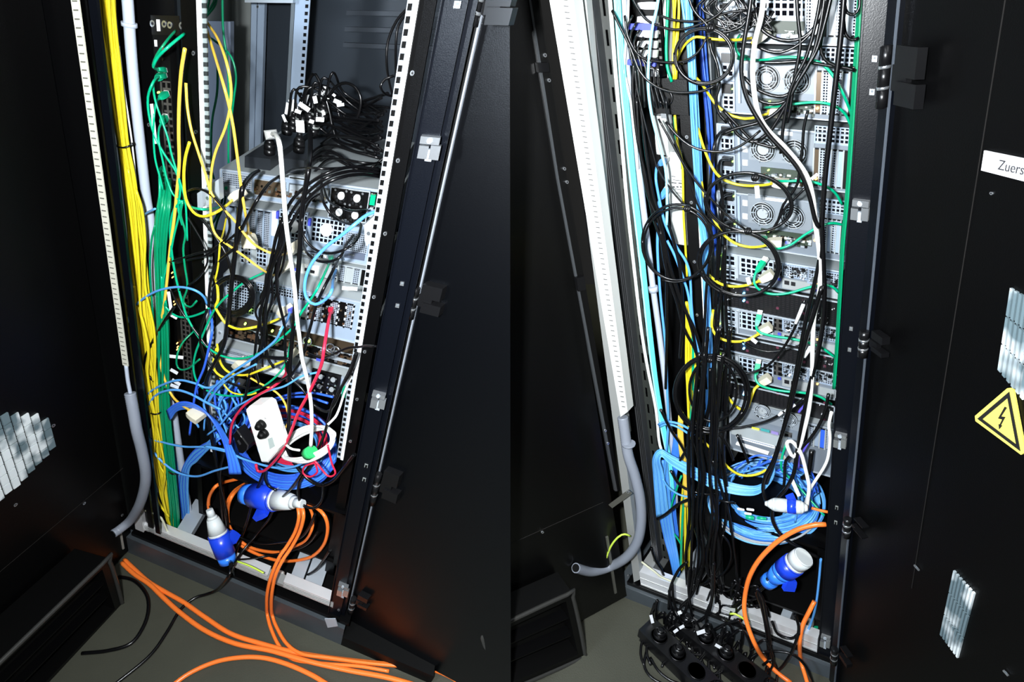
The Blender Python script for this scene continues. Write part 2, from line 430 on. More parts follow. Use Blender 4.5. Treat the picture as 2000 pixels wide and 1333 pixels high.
# aluminium corner post, comb duct, anthracite post
m_ = MB(); post(m_, L, 147, 166, 0, .02, .006, t0, TOPT, BLK); a0, a1 = L.at(266, 1035, .015)[0], L.at(281, 1035, .015)[0]
m_.box(L, a0, a1, .012, .05, t0, Tt(L, 262, 990, .02), ALU); m_.build('corner_post', LC)
m_ = MB(); post(m_, L, 172, 188, 0, .01, .008, t1, TOPT, POSTM); m_.build('left_post', LC)
cb = Tt(L, 248, 716, -.03)
m_ = MB(); post(m_, L, 138, 153.5, 0, -.03, .003, cb, TOPT, CREAM); m_.build('cable_duct', LC, label='cream slotted cable duct')
def ticks(parent, fr, ua, ub, d, tA, tB, pitch, w=.5, h=.1):
    a0 = fr.at(ua, 0, d)[0]; a1 = fr.at(ub, 0, d)[0]; mb = MB(); t = tA+pitch/2
    while t < tB: mb.box(fr, a0+(a1-a0)*(1-w)/2, a1-(a1-a0)*(1-w)/2, d-.0008, d, t, t+pitch*h, mat('duct slot', (.12, .12, .1), .6) if h < .3 else DARK); t += pitch
    mb.build('duct_slots', parent)
ticks(LC, L, 138, 153.5, -.03, cb, TOPT, .0125, .62, .16)
# side and back of the interior
m_ = MB(); m_.box(L, -.2, -.19, .06, .95, t1, TOPT, BLK); m_.build('side_panel', LC)
m_ = MB(); m_.box(L, 0, .84, .95, .965, t0, TOPT, mat('back door paint', (.022, .028, .036), .4, 0, .5, bump=.2))
for v in (25, 57, 88):
    tt = Tt(L, 690, v, .94); m_.box(L, .35, .84, .93, .95, tt-.006, tt+.006, mat('rib paint', (.035, .042, .052), .4))
m_.build('back_door', LC)
m_ = MB(); m_.box(L, 0, .84, .0, .96, TOPT, TOPT+.04, BLK); m_.build('roof_panel', LC)
m_ = MB(); m_.box(L, .82, .84, .09, .95, t0, TOPT, BLK); m_.build('side_panel', LC)
# vertical black panel carrying the upright switches
m_ = MB(); s_a = L.at(225, 0, .17)[0]; s_b = L.at(340, 0, .17)[0]
m_.box(L, s_a, s_b, .17, .18, t1, TOPT, BLK)
for (u, v) in ((290, 244), (238, 48), (325, 418)): screw(m_, L, u, v, .168)
m_.build('mounting_panel', LC)
m_ = MB(); post(m_, L, 330, 350, 0, .24, .01, t1, Tt(L, 340, 60, .24), GREYP); m_.build('grey_channel', LC, label='grey sheet channel')
m_ = MB(); post(m_, L, 352, 384, 0, .14, .02, t1, TOPT, BLK)
for (u, v) in ((379, 104), (384, 258), (399, 512)): screw(m_, L, u-2, v, .138)
m_.build('mounting_panel', LC)
m_ = MB(); post(m_, L, 383, 391, 0, .125, .02, Tt(L, 412, 880, .13), TOPT, WHITE); post(m_, L, 391, 402, 0, .13, .004, Tt(L, 412, 880, .13), TOPT, RAILD)
m_.build('mounting_rail', LC)
m_ = MB(); post(m_, L, 402, 406, 0, .13, .75, Tt(L, 412, 880, .13)+.9, TOPT, GREYB)
sx = L.at(400, 0, .3)[0]; sp_ = L.at(452, 100, .9)[0]; m_ = MB(); m_.box(L, sp_-.01, sp_, .25, .94, .9, TOPT, GREYB); m_.build('inner_side_panel', LC)
m_ = MB(); a, b = L.at(405, 45, .45)[0], L.at(450, 45, .45)[0]; m_.box(L, a, b, .45, .47, 1.0, Tt(L, 440, 42, .45), mat('slate sheet', (.1, .12, .155), .45, .05)); m_.build('cover_plate', LC)
m_ = MB(); post(m_, L, 491, 502, 0, .88, .02, .6, TOPT, ZINCB); post(m_, L, 504, 517, 0, .88, .02, .6, TOPT, ZINCB); post(m_, L, 502, 504, 0, .89, .02, .6, TOPT, GREYP)
screw(m_, L, 503, 13, .878, .005); m_.build('rear_profile', LC)
m_ = MB(); post(m_, L, 450, 490, 0, .9, .01, .6, TOPT, GREYB); m_.build('rear_panel', LC)
m_ = MB(); post(m_, L, 577, 594, 0, .7, .02, .6, TOPT, ZINCB); post(m_, L, 594, 606, 0, .7, .004, .6, TOPT, ZINCB); post(m_, L, 569, 576, 0, .7, .004, .6, TOPT, GREYP)
m_.build('rear_mounting_rail', LC)
ticks(LC, L, 594, 606, .7, .6, TOPT, .0165, .5, .5)
bpy.context.scene.collection.objects[-1].name = 'rail_holes'
m_ = MB(); m_.pb(L, 478, -12, 572, 6, .68, .02, ZINC); m_.build('cross_bar', LC)
# right side: punched rail, flange, post
rb = Tt(L, 668, 893, .11)
m_ = MB(); post(m_, L, 809, 818.5, 0, .1, .012, rb, TOPT, WHITE)
post(m_, L, 796, 809, 0, .104, .01, rb, TOPT, ZINC); m_.build('mounting_rail', LC)
ticks(LC, L, 796, 809, .104, rb, TOPT, .0165, .68, .56)
bpy.context.scene.collection.objects[-1].name = 'rail_holes'
m_ = MB(); post(m_, L, 818.5, 853, 0, .11, .01, t0, TOPT, BLK)
for (u, v) in ((805, 143), (777, 314), (752, 457), (730, 581), (712, 688), (697, 781), (684, 863)): screw(m_, L, u, v, .108)
m_.build('mounting_panel', LC)
m_ = MB(); post(m_, L, 863, 915, 0, .02, .05, tp, TOPT, POSTM); post(m_, L, 861, 864, 0, .016, .05, tp, TOPT, POSTM)
post(m_, L, 916, 934, 0, .028, .05, tp, TOPT, POSTM); post(m_, L, 934, 944, 0, .05, .03, tp, TOPT, DARK)
m_.build('right_post', LC)
latch(LC, L, 838, 290, .02, 38); latch(LC, L, 738, 785, .02, 26); latch(LC, L, 669, 1156, .02, 20)
for (u, v, w) in ((893, 9, 10), (785, 555, 6), (776, 598, 6)): clip(LC, L, u, v, .02, w)
for (u, v) in ((715, 911), (711, 938)):
    m_ = MB(); m_.pb(L, u-2.5, v-4, u+2.5, v+4, .018, .003, GREYB); m_.pb(L, u-1.5, v-2, u+1.2, v+4, .017, .003, DARK); m_.build('clip', LC)
m_ = MB(); screw(m_, L, 661, 1193, .018); m_.disc(L, 645, 1222, -.001, .004, .004, CHROME); m_.poly(L, [(634, 1210), (655, 1210), (660, 1224), (640, 1227)], -.003, .003, ZINC)
m_.build('levelling_foot', LC)
# white roller in the base
m_ = MB(); p = L.hit(548, 1121, .06); q = p + L.A*-.012
m_.lathe(p-L.A*.016-L.D*.01, p+L.A*.014-L.D*.01, [(0, .004), (.02, .017), (.7, .017), (.85, .014), (1, .008)], mat('white roller plastic', (.75, .76, .72), .4))
m_.cyl(p+L.A*.014-L.D*.01, p+L.A*.022-L.D*.01, .004, .004, CHROME); m_.build('roller', LC)

def clipped(fr, px, d, X, keep):
    pass
# right door of the left cabinet, swung nearly flat
def seam_quad(mb, fr, aL, d0, d1, t0, t1, m, side):
    """panel from aL along A up to the partition line between the two cabinets (x close to 0)"""
    def end(t, d):
        p = fr.P(0, d, t); return (-.003*side - p.x)/fr.A.x
    n = 12
    for k in range(n):
        ta, tb_ = t0+(t1-t0)*k/n, t0+(t1-t0)*(k+1)/n
        c = [(aL, ta), (end(ta, d0), ta), (end(tb_, d0), tb_), (aL, tb_)]
        mb.face([fr.P(x, d0, y) for x, y in c], m, c)
        c2 = [(aL, ta), (end(ta, d1), ta), (end(tb_, d1), tb_), (aL, tb_)]
        mb.face([fr.P(x, d1, y) for x, y in c2][::-1], m, c2)
        e = [fr.P(end(ta, d0), d0, ta), fr.P(end(ta, d1), d1, ta), fr.P(end(tb_, d1), d1, tb_), fr.P(end(tb_, d0), d0, tb_)]
        mb.face(e, m)
    for t in (t0, t1): mb.face([fr.P(aL, d0, t), fr.P(end(t, d0), d0, t), fr.P(end(t, d1), d1, t), fr.P(aL, d1, t)], m)
    mb.face([fr.P(aL, d0, t0), fr.P(aL, d0, t1), fr.P(aL, d1, t1), fr.P(aL, d1, t0)], m)
    return mb
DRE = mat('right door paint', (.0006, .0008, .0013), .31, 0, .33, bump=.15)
m_ = MB(); aE = LRD.at(950, 0, 0)[0]; seam_quad(m_, LRD, aE, 0, .012, .02, TOPT, DRE, 1)
door = m_.build('door', LC)
m_ = MB(); m_.box(LRD, aE-.006, aE, -.004, .014, .02, TOPT, mat('door edge strip', (.3, .33, .38), .3, .4)); m_.build('edge_strip', door, label='bright metal door edge')
hinge(door, LRD, 938, -30, 996, 50, 0); hinge(door, LRD, 812, 556, 858, 620, 0); hinge(door, LRD, 740, 920, 774, 985, 0); hinge(door, LRD, 692, 1163, 716, 1195, 0)
# left door of the left cabinet with its vent
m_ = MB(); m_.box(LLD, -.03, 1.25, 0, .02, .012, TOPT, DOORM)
tS = [LLD.at(25, 1097, 0)[1], LLD.at(260, 898, 0)[1]]
dl = m_.build('door', LC)
m_ = MB(); m_.bar(LLD, 0, 1118, 262, 897, .001, -.001, .002, mat('door seam', (.012, .011, .01), .5)); m_.build('door_seam', dl)
for (u, v) in ((105, 832), (31, 987), (165, 984), (239, 1007)): screw(MB(), LLD, u, v, -.001, .0045).build('screw', dl)
m_ = MB(); m_.bar(LLD, 237, 1043, 242, 1073, .005, -.004, .004, mat('pale strap', (.3, .29, .26), .5)); m_.build('cable_holder', dl)
# octagonal vent cells, flash reflection painted into their colour, between thin black bars
VM = mat('painted glare vent filter', (.62, .68, .72), .3, .0)
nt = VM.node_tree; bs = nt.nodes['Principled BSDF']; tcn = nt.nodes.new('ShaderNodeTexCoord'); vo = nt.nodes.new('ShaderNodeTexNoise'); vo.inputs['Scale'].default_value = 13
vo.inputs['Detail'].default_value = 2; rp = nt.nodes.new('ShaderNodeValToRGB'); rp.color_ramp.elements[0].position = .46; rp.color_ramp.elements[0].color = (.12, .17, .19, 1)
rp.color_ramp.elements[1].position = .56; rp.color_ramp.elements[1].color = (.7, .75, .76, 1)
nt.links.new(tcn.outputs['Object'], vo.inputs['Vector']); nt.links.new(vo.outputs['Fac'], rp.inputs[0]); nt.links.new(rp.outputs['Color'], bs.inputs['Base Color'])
a1_, t1_ = LLD.at(103, 860, 0); a2_, t2_ = LLD.at(30, 975, 0); aR = LLD.at(104, 855, 0)[0]
cw = LLD.at(88, 860, 0)[0]-aR; chh = abs(LLD.at(100, 862, 0)[1]-LLD.at(95, 888, 0)[1])
tTop = LLD.at(60, 790, 0)[1]; tBot = LLD.at(0, 1000, 0)[1]
tmid = (LLD.at(100, 855, 0)[1]); half = max(abs(tTop-tmid), .12)
m_ = MB(); ncol = 22
for i in range(ncol):
    x = aR + i*cw
    cut = max(0, (5-i))*.1
    # measured outline: upper and lower limit for this column
    ui = 104-15.2*i
    up = {0: 812, 1: 800, 2: 797, 3: 793, 4: 790, 5: 800, 6: 792, 7: 800}.get(i, 800+(i-7)*3)
    lo = {0: 880, 1: 898, 2: 912, 3: 928, 4: 944, 5: 960, 6: 970, 7: 985}.get(i, 985+(i-7)*12)
    th_ = LLD.at(max(ui-7, -300), up, 0)[1]; tl_ = LLD.at(max(ui-7, -300), lo, 0)[1]
    n = max(1, round((th_-tl_)/.03)); hh = (th_-tl_)/n
    for k in range(n):
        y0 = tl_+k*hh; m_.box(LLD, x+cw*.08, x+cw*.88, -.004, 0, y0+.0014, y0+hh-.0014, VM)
m_.build('vent_grille', dl, label='metal vent grid with painted flash reflection')
# black air duct frame low on the door
def duct(parent, fr, corners, d, dep, name='air_duct'):
    """corners: upper left, upper right, lower right, lower left as measured"""
    P4 = [fr.at(u, v, d) for u, v in corners]; mb = MB()
    c = [Vector((x, y)) for x, y in P4]; mid = sum(c, Vector((0, 0)))/4
    def inset(k): return [p+(mid-p).normalized()*k for p in c]
    rim = mat('duct rim plastic', (.0012, .0012, .0012), .45, 0, .25)
    outer, inner = c, inset(.03); n = 4
    for i in range(4):
        j = (i+1) % 4; q = [outer[i], outer[j], inner[j], inner[i]]
        mb.prism(fr, [(p.x, p.y) for p in q], d, dep, rim)
    pts = []
    for i in range(4):
        j = (i+1) % 4
        a, b = outer[i].lerp(outer[j], .06), outer[i].lerp(outer[j], .94)
        pts += [fr.P(a.x, d, a.y), fr.P(b.x, d, b.y)]
    mb.tube(spline(pts+[pts[0]], .03), .006, mat('duct edge', (.03, .03, .028), .3), 8)
    o = mb.build(name, parent)
    mb = MB(); mb.prism(fr, [(p.x, p.y) for p in inner], d+.05, .005, DARK); mb.build('duct_back', parent)
    mb = MB()
    for f in (.36, .68):
        a, b = inner[0].lerp(inner[3], f), inner[1].lerp(inner[2], f)
        mb.prism(fr, [(a.x, a.y-.002), (b.x, b.y-.002), (b.x, b.y+.002), (a.x, a.y+.002)], d+.01, .03, BLK)
    mb.build('duct_louvre', parent)
duct(dl, LLD, [(-60, 1352), (212, 1091), (239, 1183), (60, 1375)], -.13, .12)
MB().poly(L, [(4, -200), (154, -200), (294, 1040), (250, 1080), (225, 1000)], .03, .006, BLK).build('filler_panel', LC)

# equipment ------------------------------------------------------------------
def unit(fr, u0, v0, u1, v1, d, dep, name, label, cat, body=TOPM, face=ZINCB, group=None, lid=None):
    a0, t1 = fr.at(u0, v0, d); a1, t0 = fr.at(u1, v1, d)
    o = thing(name, fr.P((a0+a1)/2, d+dep/2, t0), label, cat, group)
    mb = MB(); mb.box(fr, a0, a1, d+.002, d+dep, t0, t1-.0005, body); mb.build('chassis', o)
    mb = MB(); mb.box(fr, a0, a1, d, d+.002, t0, t1, face)
    e = .0025
    mb.box(fr, a0, a1, d-.003, d, t1-e, t1, ZINC); mb.box(fr, a0, a1, d-.003, d, t0, t0+e, ZINC)
    mb.box(fr, a0, a0+e, d-.003, d, t0, t1, ZINC); mb.box(fr, a1-e, a1, d-.003, d, t0, t1, ZINC)
    mb.build('rear_plate', o)
    return o, (a0, a1, t0, t1)
def P1(o, name, fr, u0, v0, u1, v1, d, m, th=.003, label=None, frame=None):
    mb = MB(); mb.pb(fr, u0, v0, u1, v1, d-th, th, m)
    if frame:
        a0, t1 = fr.at(u0, v0, d-th); a1, t0 = fr.at(u1, v1, d-th); e = .002
        mb.box(fr, a0-e, a1+e, d-th-.002, d, t1, t1+e, frame); mb.box(fr, a0-e, a1+e, d-th-.002, d, t0-e, t0, frame)
        mb.box(fr, a0-e, a0, d-th-.002, d, t0, t1, frame); mb.box(fr, a1, a1+e, d-th-.002, d, t0, t1, frame)
    return mb.build(name, o, label=label)
def slots(o, fr, u0, v0, u1, v1, d, n, mats, gap=.2, frame=ZINCB):
    """n upright expansion slot covers between the two measured corners"""
    a0, t1 = fr.at(u0, v0, d); a1, t0 = fr.at(u1, v1, d); w = (a1-a0)/n
    mb = MB(); mb.box(fr, a0, a1, d-.001, d, t0, t1, DARK)
    for i in range(n+1): mb.box(fr, a0+w*i-w*gap/2, a0+w*i+w*gap/2, d-.005, d, t0, t1, frame)
    mb.build('slot_frame', o)
    for i in range(n):
        m = mats[i % len(mats)]
        if m: mb = MB(); mb.box(fr, a0+w*(i+gap/2), a0+w*(i+1-gap/2), d-.003, d-.001, t0+.003, t1-.003, m); mb.build('slot_cover', o)
def fan(o, fr, u, v, d, r, hub=FANW, hubr=.45, square=None, guard=True, rings=3, name='fan'):
    mb = MB()
    if square:
        a, t = fr.at(u, v, d); mb.box(fr, a-square, a+square, d-.006, d, t-square, t+square, SATIN)
        for sx in (-1, 1):
            for sy in (-1, 1):
                q = fr.P(a+sx*square*.82, 0, t+sy*square*.82)
                mb.cyl(fr.P(a+sx*square*.8, d-.007, t+sy*square*.8), fr.P(a+sx*square*.8, d-.004, t+sy*square*.8), .0025, .0025, CHROME, 8)
    mb.disc(fr, u, v, d-.007, r, .006, DARK, 26)
    f = mb.build(name, o)
    mb = MB(); mb.disc(fr, u, v, d-.010, r*hubr, .005, hub, 20); mb.build('fan_hub', f)
    a, t = fr.at(u, v, d)
    mb = MB()
    for k in range(7):                       # blades behind the guard
        an = 2*math.pi*k/7; c, s_ = math.cos, math.sin
        pts = [(a+c(an+da)*rr, t+s_(an+da)*rr) for rr, da in ((r*.45, 0), (r*.95, .25), (r*.95, .75), (r*.45, .6))]
        mb.prism(fr, pts, d-.0085, .0012, mat('fan blade plastic', (.012, .013, .015), .4))
    mb.build('fan_blades', f)
    if guard:
        mb = MB()
        for k in range(rings): mb.ring(fr, u, v, d-.0115, r*(1-.2*k), .0009, ZINC, 26)
        for k in range(8):
            an = math.pi/8+2*math.pi*k/8
            mb.tube([fr.P(a+math.cos(an)*r*hubr, d-.0115, t+math.sin(an)*r*hubr), fr.P(a+math.cos(an+.25)*r, d-.0115, t+math.sin(an+.25)*r)], .0009, ZINC, 5)
        mb.build('fan_guard', f)
    return f
def led(o, fr, u, v, d, m, r=.002):
    MB().disc(fr, u, v, d-.008, r, .006, m, 10).build('indicator_light', o)
def bits(o, fr, u0, v0, u1, v1, d, n, mats, name, s0=.003, s1=.009, par=True):
    """little sockets and chips along an open board: one part"""
    a0, t1 = fr.at(u0, v0, d); a1, t0 = fr.at(u1, v1, d); mb = MB()
    for i in range(n):
        a = random.uniform(a0, a1); t = random.uniform(t0, t1); w, h = random.uniform(s0, s1), random.uniform(s0, s1)*.7
        w = min(w, a1-a); h = min(h, t1-t)
        if w <= 0 or h <= 0: continue
        e = random.uniform(.002, .008); mb.box(fr, a, a+w, d-e, d, t, t+h, random.choice(mats))
    return mb.build(name, o)
JW = [mat('ivory socket', (.6, .62, .56), .4), ZINC, DARK, mat('board dark green', (.02, .035, .02), .5), GREYP, ZINC]
JB = [BROWN, CHROME, DARK, DARK, BROWN, mat('copper tone chip', (.25, .13, .07), .35, .6)]

# L1 top server
o, b = unit(L, 430, 329, 741, 426, DL, .42, 'rack_server', 'topmost silver server of the left cabinet, black cords piled on its lid', 'server')
P1(o, 'perforated_panel', L, 435, 336, 491, 372, DL, PERFS, frame=ZINC)
P1(o, 'indicator_panel', L, 436, 360, 460, 386, DL-.001, ZINC, .004)
led(o, L, 441, 368, DL, GPLUG, .004); MB().disc(L, 440, 379, DL-.008, .0035, .006, ZINC, 12).build('button', o)
P1(o, 'open_bay', L, 498, 350, 556, 388, DL, BROWN, frame=ZINC)
bits(o, L, 498, 360, 640, 398, DL-.003, 90, JB, 'circuit_board', .003, .012)
P1(o, 'handle', L, 566, 345, 597, 352, DL-.01, SATIN, .008, frame=ZINC)
P1(o, 'drive_bay', L, 566, 360, 640, 392, DL-.004, ZINC, .003, frame=GREYP)
P1(o, 'fan_module', L, 648, 366, 713, 434, DL-.003, SATIN, .006, frame=ZINC)
for (u, v) in ((666, 383), (697, 388), (662, 415), (693, 421)): fan(o, L, u, v, DL-.008, .014, FANW, .62, .0175, guard=False)
P1(o, 'release_tab', L, 724, 381, 731, 402, DL-.004, GPLUG, .008, label='green release tab')
P1(o, 'port_panel', L, 715, 374, 736, 410, DL, DARK)
bits(o, L, 716, 376, 736, 412, DL-.003, 10, [GREYP, ZINC, YG], 'socket')
# L2
o, b = unit(L, 441, 397, 729, 521, DL, .5, 'rack_server', 'silver server with two square fan grilles below the topmost one of the left cabinet', 'server')
slots(o, L, 447, 402, 528, 482, DL, 6, [ZINCB, None, ZINCB, PERFS, PERFS, PERFS], .25)
P1(o, 'paper_label', L, 531, 412, 540, 462, DL, LABEL, label='white paper label')
for (u0, v0, u1, v1, cu, cv) in ((548, 410, 596, 472, 572, 443), (611, 424, 669, 482, 637, 450)):
    P1(o, 'fan_grille', L, u0, v0, u1, v1, DL, PERFL, .005, frame=ZINCB)
    MB().disc(L, cu, cv, DL-.009, .0155, .005, FANW, 22).build('fan_hub', o)
    P1(o, 'fan_handle', L, u0-9, v0+4, u0-5, v0+18, DL, BLUEP, .01, label='blue latch')
P1(o, 'perforated_panel', L, 676, 452, 716, 498, DL, PERFS, .003, frame=ZINCB)
P1(o, 'name_plate', L, 673, 490, 711, 510, DL-.003, mat('slate plate', (.1, .12, .17), .4), .003)
for i in range(5): P1(o, 'plate_print', L, 681+i*4, 496+i*.8, 683.5+i*4, 499+i*.8, DL-.006, GREYB, .001) if i < 3 else None
# L3
o, b = unit(L, 447, 476, 718, 566, DL, .48, 'rack_server', 'silver server with pale input panel, directly above the wide bare lid', 'server', face=TOPM)
P1(o, 'perforated_panel', L, 470, 482, 489, 502, DL, PERFL, .003, frame=ZINC); P1(o, 'perforated_panel', L, 471, 500, 489, 518, DL, PERFL, .003, frame=ZINC)
for (u, v) in ((480, 487), (480, 508)): MB().disc(L, u, v, DL-.006, .008, .004, FANW, 18).build('fan_hub', o)
P1(o, 'perforated_panel', L, 503, 482, 521, 520, DL, PERFL, .003, frame=ZINC)
P1(o, 'board_edge', L, 560, 484, 640, 498, DL-.002, DARK, .004)
bits(o, L, 590, 488, 672, 512, DL-.004, 26, JW, 'socket')
P1(o, 'input_panel', L, 548, 508, 622, 540, DL, mat('ivory panel', (.7, .72, .68), .4), .004)
for (u0, v0) in ((595, 524), (606, 528)): P1(o, 'network_socket', L, u0, v0, u0+8, v0+7, DL-.004, PORT, .002)
P1(o, 'display_socket', L, 572, 524, 584, 531, DL-.004, BLUEP, .003, label='blue socket')
slots(o, L, 634, 512, 716, 560, DL-.001, 6, [TOPM, PERF, PERFS, TOPM, PERFS, DARK], .22, TOPM)
# L4 deep unit with flat lid
o, b = unit(L, 437, 534, 701, 672, .2, .42, 'rack_server', 'deep silver server with a wide bare lid and dark slots on its right', 'server')
P1(o, 'perforated_panel', L, 443, 540, 497, 616, .2, PERF, .003, frame=ZINC)
led(o, L, 483, 607, .2, LEDG, .0018); led(o, L, 487, 607, .2, LEDG, .0018)
P1(o, 'perforated_panel', L, 502, 553, 600, 589, .2, PERF, .003, frame=ZINCB)
P1(o, 'input_panel', L, 505, 590, 601, 625, .2, mat('ivory panel', (.7, .72, .68), .4), .004)
for u0 in (512, 524, 575, 587): P1(o, 'network_socket', L, u0, 603+(u0-512)*.22, u0+8, 609+(u0-512)*.22, .196, PORT, .002)
slots(o, L, 606, 577, 686, 642, .2, 6, [mat('brown board', (.07, .045, .03), .5)]+[PERFS, DARK]*3, .2, RAILM)
bits(o, L, 608, 590, 682, 636, .197, 50, JB+[ZINC], 'circuit_board', .002, .006)
P1(o, 'lower_lip', L, 439, 622, 692, 690, .197, ZINCB, .003) if False else None
# L5 dark open server with bronze parts
o, b = unit(L, 437, 632, 690, 722, .22, .4, 'rack_server', 'dark open server full of bronze and chrome parts beneath the flat-lidded server', 'server', body=BROWN, face=DARK)
bits(o, L, 440, 634, 688, 716, .218, 170, JB, 'circuit_board', .004, .018)
for (u, v) in ((600, 667), (645, 680), (655, 686)): m_ = MB(); m_.ring(L, u, v, .205, .012, .002, CHROME); m_.build('wire_clip', o)
led(o, L, 478, 631+3, .22, LEDG, .003); led(o, L, 531, 648, .22, LEDG, .003); led(o, L, 603, 668, .22, LEDG, .003)
# L6 lowest
o, b = unit(L, 434, 676, 688, 774, .19, .42, 'rack_server', 'lowest silver server of the left cabinet, four grey-hubbed fans at its right', 'server')
P1(o, 'perforated_panel', L, 438, 682, 505, 706, .19, PERFS, .003, frame=ZINC)
P1(o, 'port_panel', L, 438, 703, 606, 738, .189, mat('ivory panel', (.7, .72, .68), .4), .003)
bits(o, L, 440, 704, 606, 736, .186, 80, JW, 'socket', .003, .008)
P1(o, 'perforated_panel', L, 500, 722, 608, 752, .188, PERFS, .003, frame=ZINC)
P1(o, 'fan_module', L, 610, 721, 661, 772, .187, SATIN, .005)
for (u, v) in ((626, 737), (650, 743), (623, 756), (647, 762)): fan(o, L, u, v, .185, .0105, FANG, .66, .0125, guard=False)
P1(o, 'release_tab', L, 669, 756, 675, 778, .186, GPLUG, .006, label='green release tab')
P1(o, 'cross_plate', L, 640, 700, 690, 712, .188, ZINC, .012)
P1(o, 'network_socket', L, 618, 700, 626, 707, .187, BLUEP, .006)
# slide rail brackets beside the servers
def bracket(fr, px, d, label):
    mb = MB(); mb.poly(fr, px, d, .02, ZINC)
    for (u, v) in ((sum(p[0] for p in px)/len(px), sum(p[1] for p in px)/len(px)),): mb.disc(fr, u, v, d-.003, .004, .003, CHROME, 10)
    o = mb.build('slide_bracket', label=label, cat='bracket', group=None); return o
bracket(L, [(385, 378), (427, 350), (429, 392), (396, 405), (386, 412)], .125, 'zinc slide bracket on the left punched rail beside the topmost silver server')
bracket(L, [(711, 440), (733, 420), (726, 470), (716, 482), (712, 470)], .13, 'zinc slide bracket on the right punched rail below the block of four white-hubbed fans')
bracket(L, [(420, 640), (437, 625), (437, 660), (421, 678)], .13, 'dull zinc slide bracket on the left rail at the dark open server')

# upright switches
def upright(fr, u0, u1, vt, vb, d, label, seed):
    a0 = fr.at(u0, vt, d)[0]; a1 = fr.at(u1, vt, d)[0]; tt = Tt(fr, u0, vt, d); tb2 = Tt(fr, u0, vb, d)
    o = thing('network_switch', fr.P((a0+a1)/2, d, tb2), label, 'network switch', 'upright switches on the black panel')
    MB().box(fr, a0, a1, d, d+.02, tb2, tt, DARK).build('housing', o)
    mb = MB(); w = (a1-a0); mb.box(fr, a0+w*.45, a0+w*.95, d-.002, d, tb2+.01, tt-.1, PORTS); mb.build('port_row', o)
    mb = MB(); mb.box(fr, a0+w*.3, a0+w*.4, d-.002, d, tb2+.01, tt-.1, mat('dim print', (.05, .05, .045), .5)); mb.build('front_label', o)
    return o, a0, a1, tb2, tt
o, a0, a1, x0, x1 = upright(L, 296, 328, 44, 415, .15, 'black upright switch with green plugs in its ports, in the left cabinet', 1)
for v in (46, 50): pass
m_ = MB()
for (u, v) in ((297, 46), (320, 47), (331, 49), (354, 50)): screw(m_, L, u, v, .146, .006)
m_.box(L, a0, a1+.03, .148, .15, x1-.02, x1+.012, SATIN); m_.build('mounting_ear', o)
P1(o, 'paper_label', L, 305, 38, 313, 61, .147, LABEL, .001, label='grey paper label')
P1(o, 'paper_label', L, 301, 78, 307, 91, .149, LABEL, .001)
led(o, L, 308, 181, .15, LEDG, .002); led(o, L, 316, 329, .15, LEDG, .002)
bits(o, L, 312, 92, 322, 122, .149, 12, [BROWN, RED, DARK], 'port_cage', .003, .006)
o, a0, a1, x0, x1 = upright(L, 336, 366, 500, 740, .15, 'black upright switch with small orange lights beside the green cable bundle', 2)
for (u, v) in ((335, 534), (336, 543), (339, 590), (340, 596), (345, 672), (346, 679), (345, 684)): led(o, L, u, v, .15, LEDO, .0016)

# open shelf box
def openbox(fr, TL, BR, d, dep, name, label, wall=.018):
    a0, t1 = fr.at(*TL, d); a1, t0 = fr.at(*BR, d)
    o = thing(name, fr.P((a0+a1)/2, d+dep/2, t0), label, 'equipment box')
    e = wall
    MB().box(fr, a0, a1, d, d+dep, t1-.006, t1, BLK).build('top_panel', o)
    MB().box(fr, a0, a1, d, d+dep, t0, t0+.006, DARK).build('bottom_panel', o)
    for x in (a0, a1-.006): MB().box(fr, x, x+.006, d, d+dep, t0+.006, t1-.006, BLK).build('side_panel', o)
    MB().box(fr, a0+.006, a1-.006, d+dep-.006, d+dep, t0+.006, t1-.006, DARK).build('back_panel', o)
    mb = MB(); mb.box(fr, a0, a0+e, d-.002, d, t0, t1, GREYP if False else BLK); mb.box(fr, a1-e, a1, d-.002, d, t0, t1, BLK); mb.box(fr, a0, a1, d-.002, d, t1-e*.5, t1, BLK); mb.box(fr, a0, a1, d-.002, d, t0, t0+e*.4, BLK)
    mb.build('front_frame', o); return o, (a0, a1, t0, t1)
bxL, bL = openbox(L, (384, 905), (661, 1106), .1, .45, 'equipment_box', 'black open-fronted box with the orange cable ring inside and royal blue coil on top')

# ================================================================== RIGHT CABINET
RC = thing('network_cabinet', R.P(.25, .3, 0), 'black open network cabinet whose right door carries the yellow warning sign', 'cabinet')
rp_ = Tt(R, 1226, 1150, 0)
MB().box(R, -.03, .62, 0, .7, 0, rp_, mat('plinth steel', (.06, .07, .08))).build('plinth', RC)
rb1 = Tt(R, 1241, 1139, .02)
m_ = MB(); m_.box(R, 0, .58, .012, .05, rp_, rb1, BLK).box(R, 0, .03, .05, .7, rp_, rb1, BLK).box(R, .55, .58, .05, .7, rp_, rb1, BLK).box(R, 0, .58, .7, .74, rp_, rb1, BLK)
m_.build('base_frame', RC)
MB().box(R, .03, .55, .05, .7, rp_-.005, rp_+.003, DARK).build('bottom_plate', RC)
a0, t1 = R.at(1248, 1117, .02); a1, t0 = R.at(1594, 1297, .02)
m_ = MB(); m_.box(R, a0, a1, .02, .05, t0, t1, ALU)
for g in (.25, .5, .75): m_.box(R, a0+.001, a1-.001, .0185, .02, t0+(t1-t0)*g-.001, t0+(t1-t0)*g+.001, ALUD)
m_.build('front_rail', RC, label='bright ribbed aluminium rail')
m_ = MB(); dbar(m_, R, 1256, 1276, 1126, .05, .65, t0, t1-.003, ALUD); dbar(m_, R, 1326, 1344, 1160, .05, .65, t0-.01, t1-.01, ZINC); dbar(m_, R, 1522, 1540, 1246, .05, .65, t0-.01, t1-.012, ZINC)
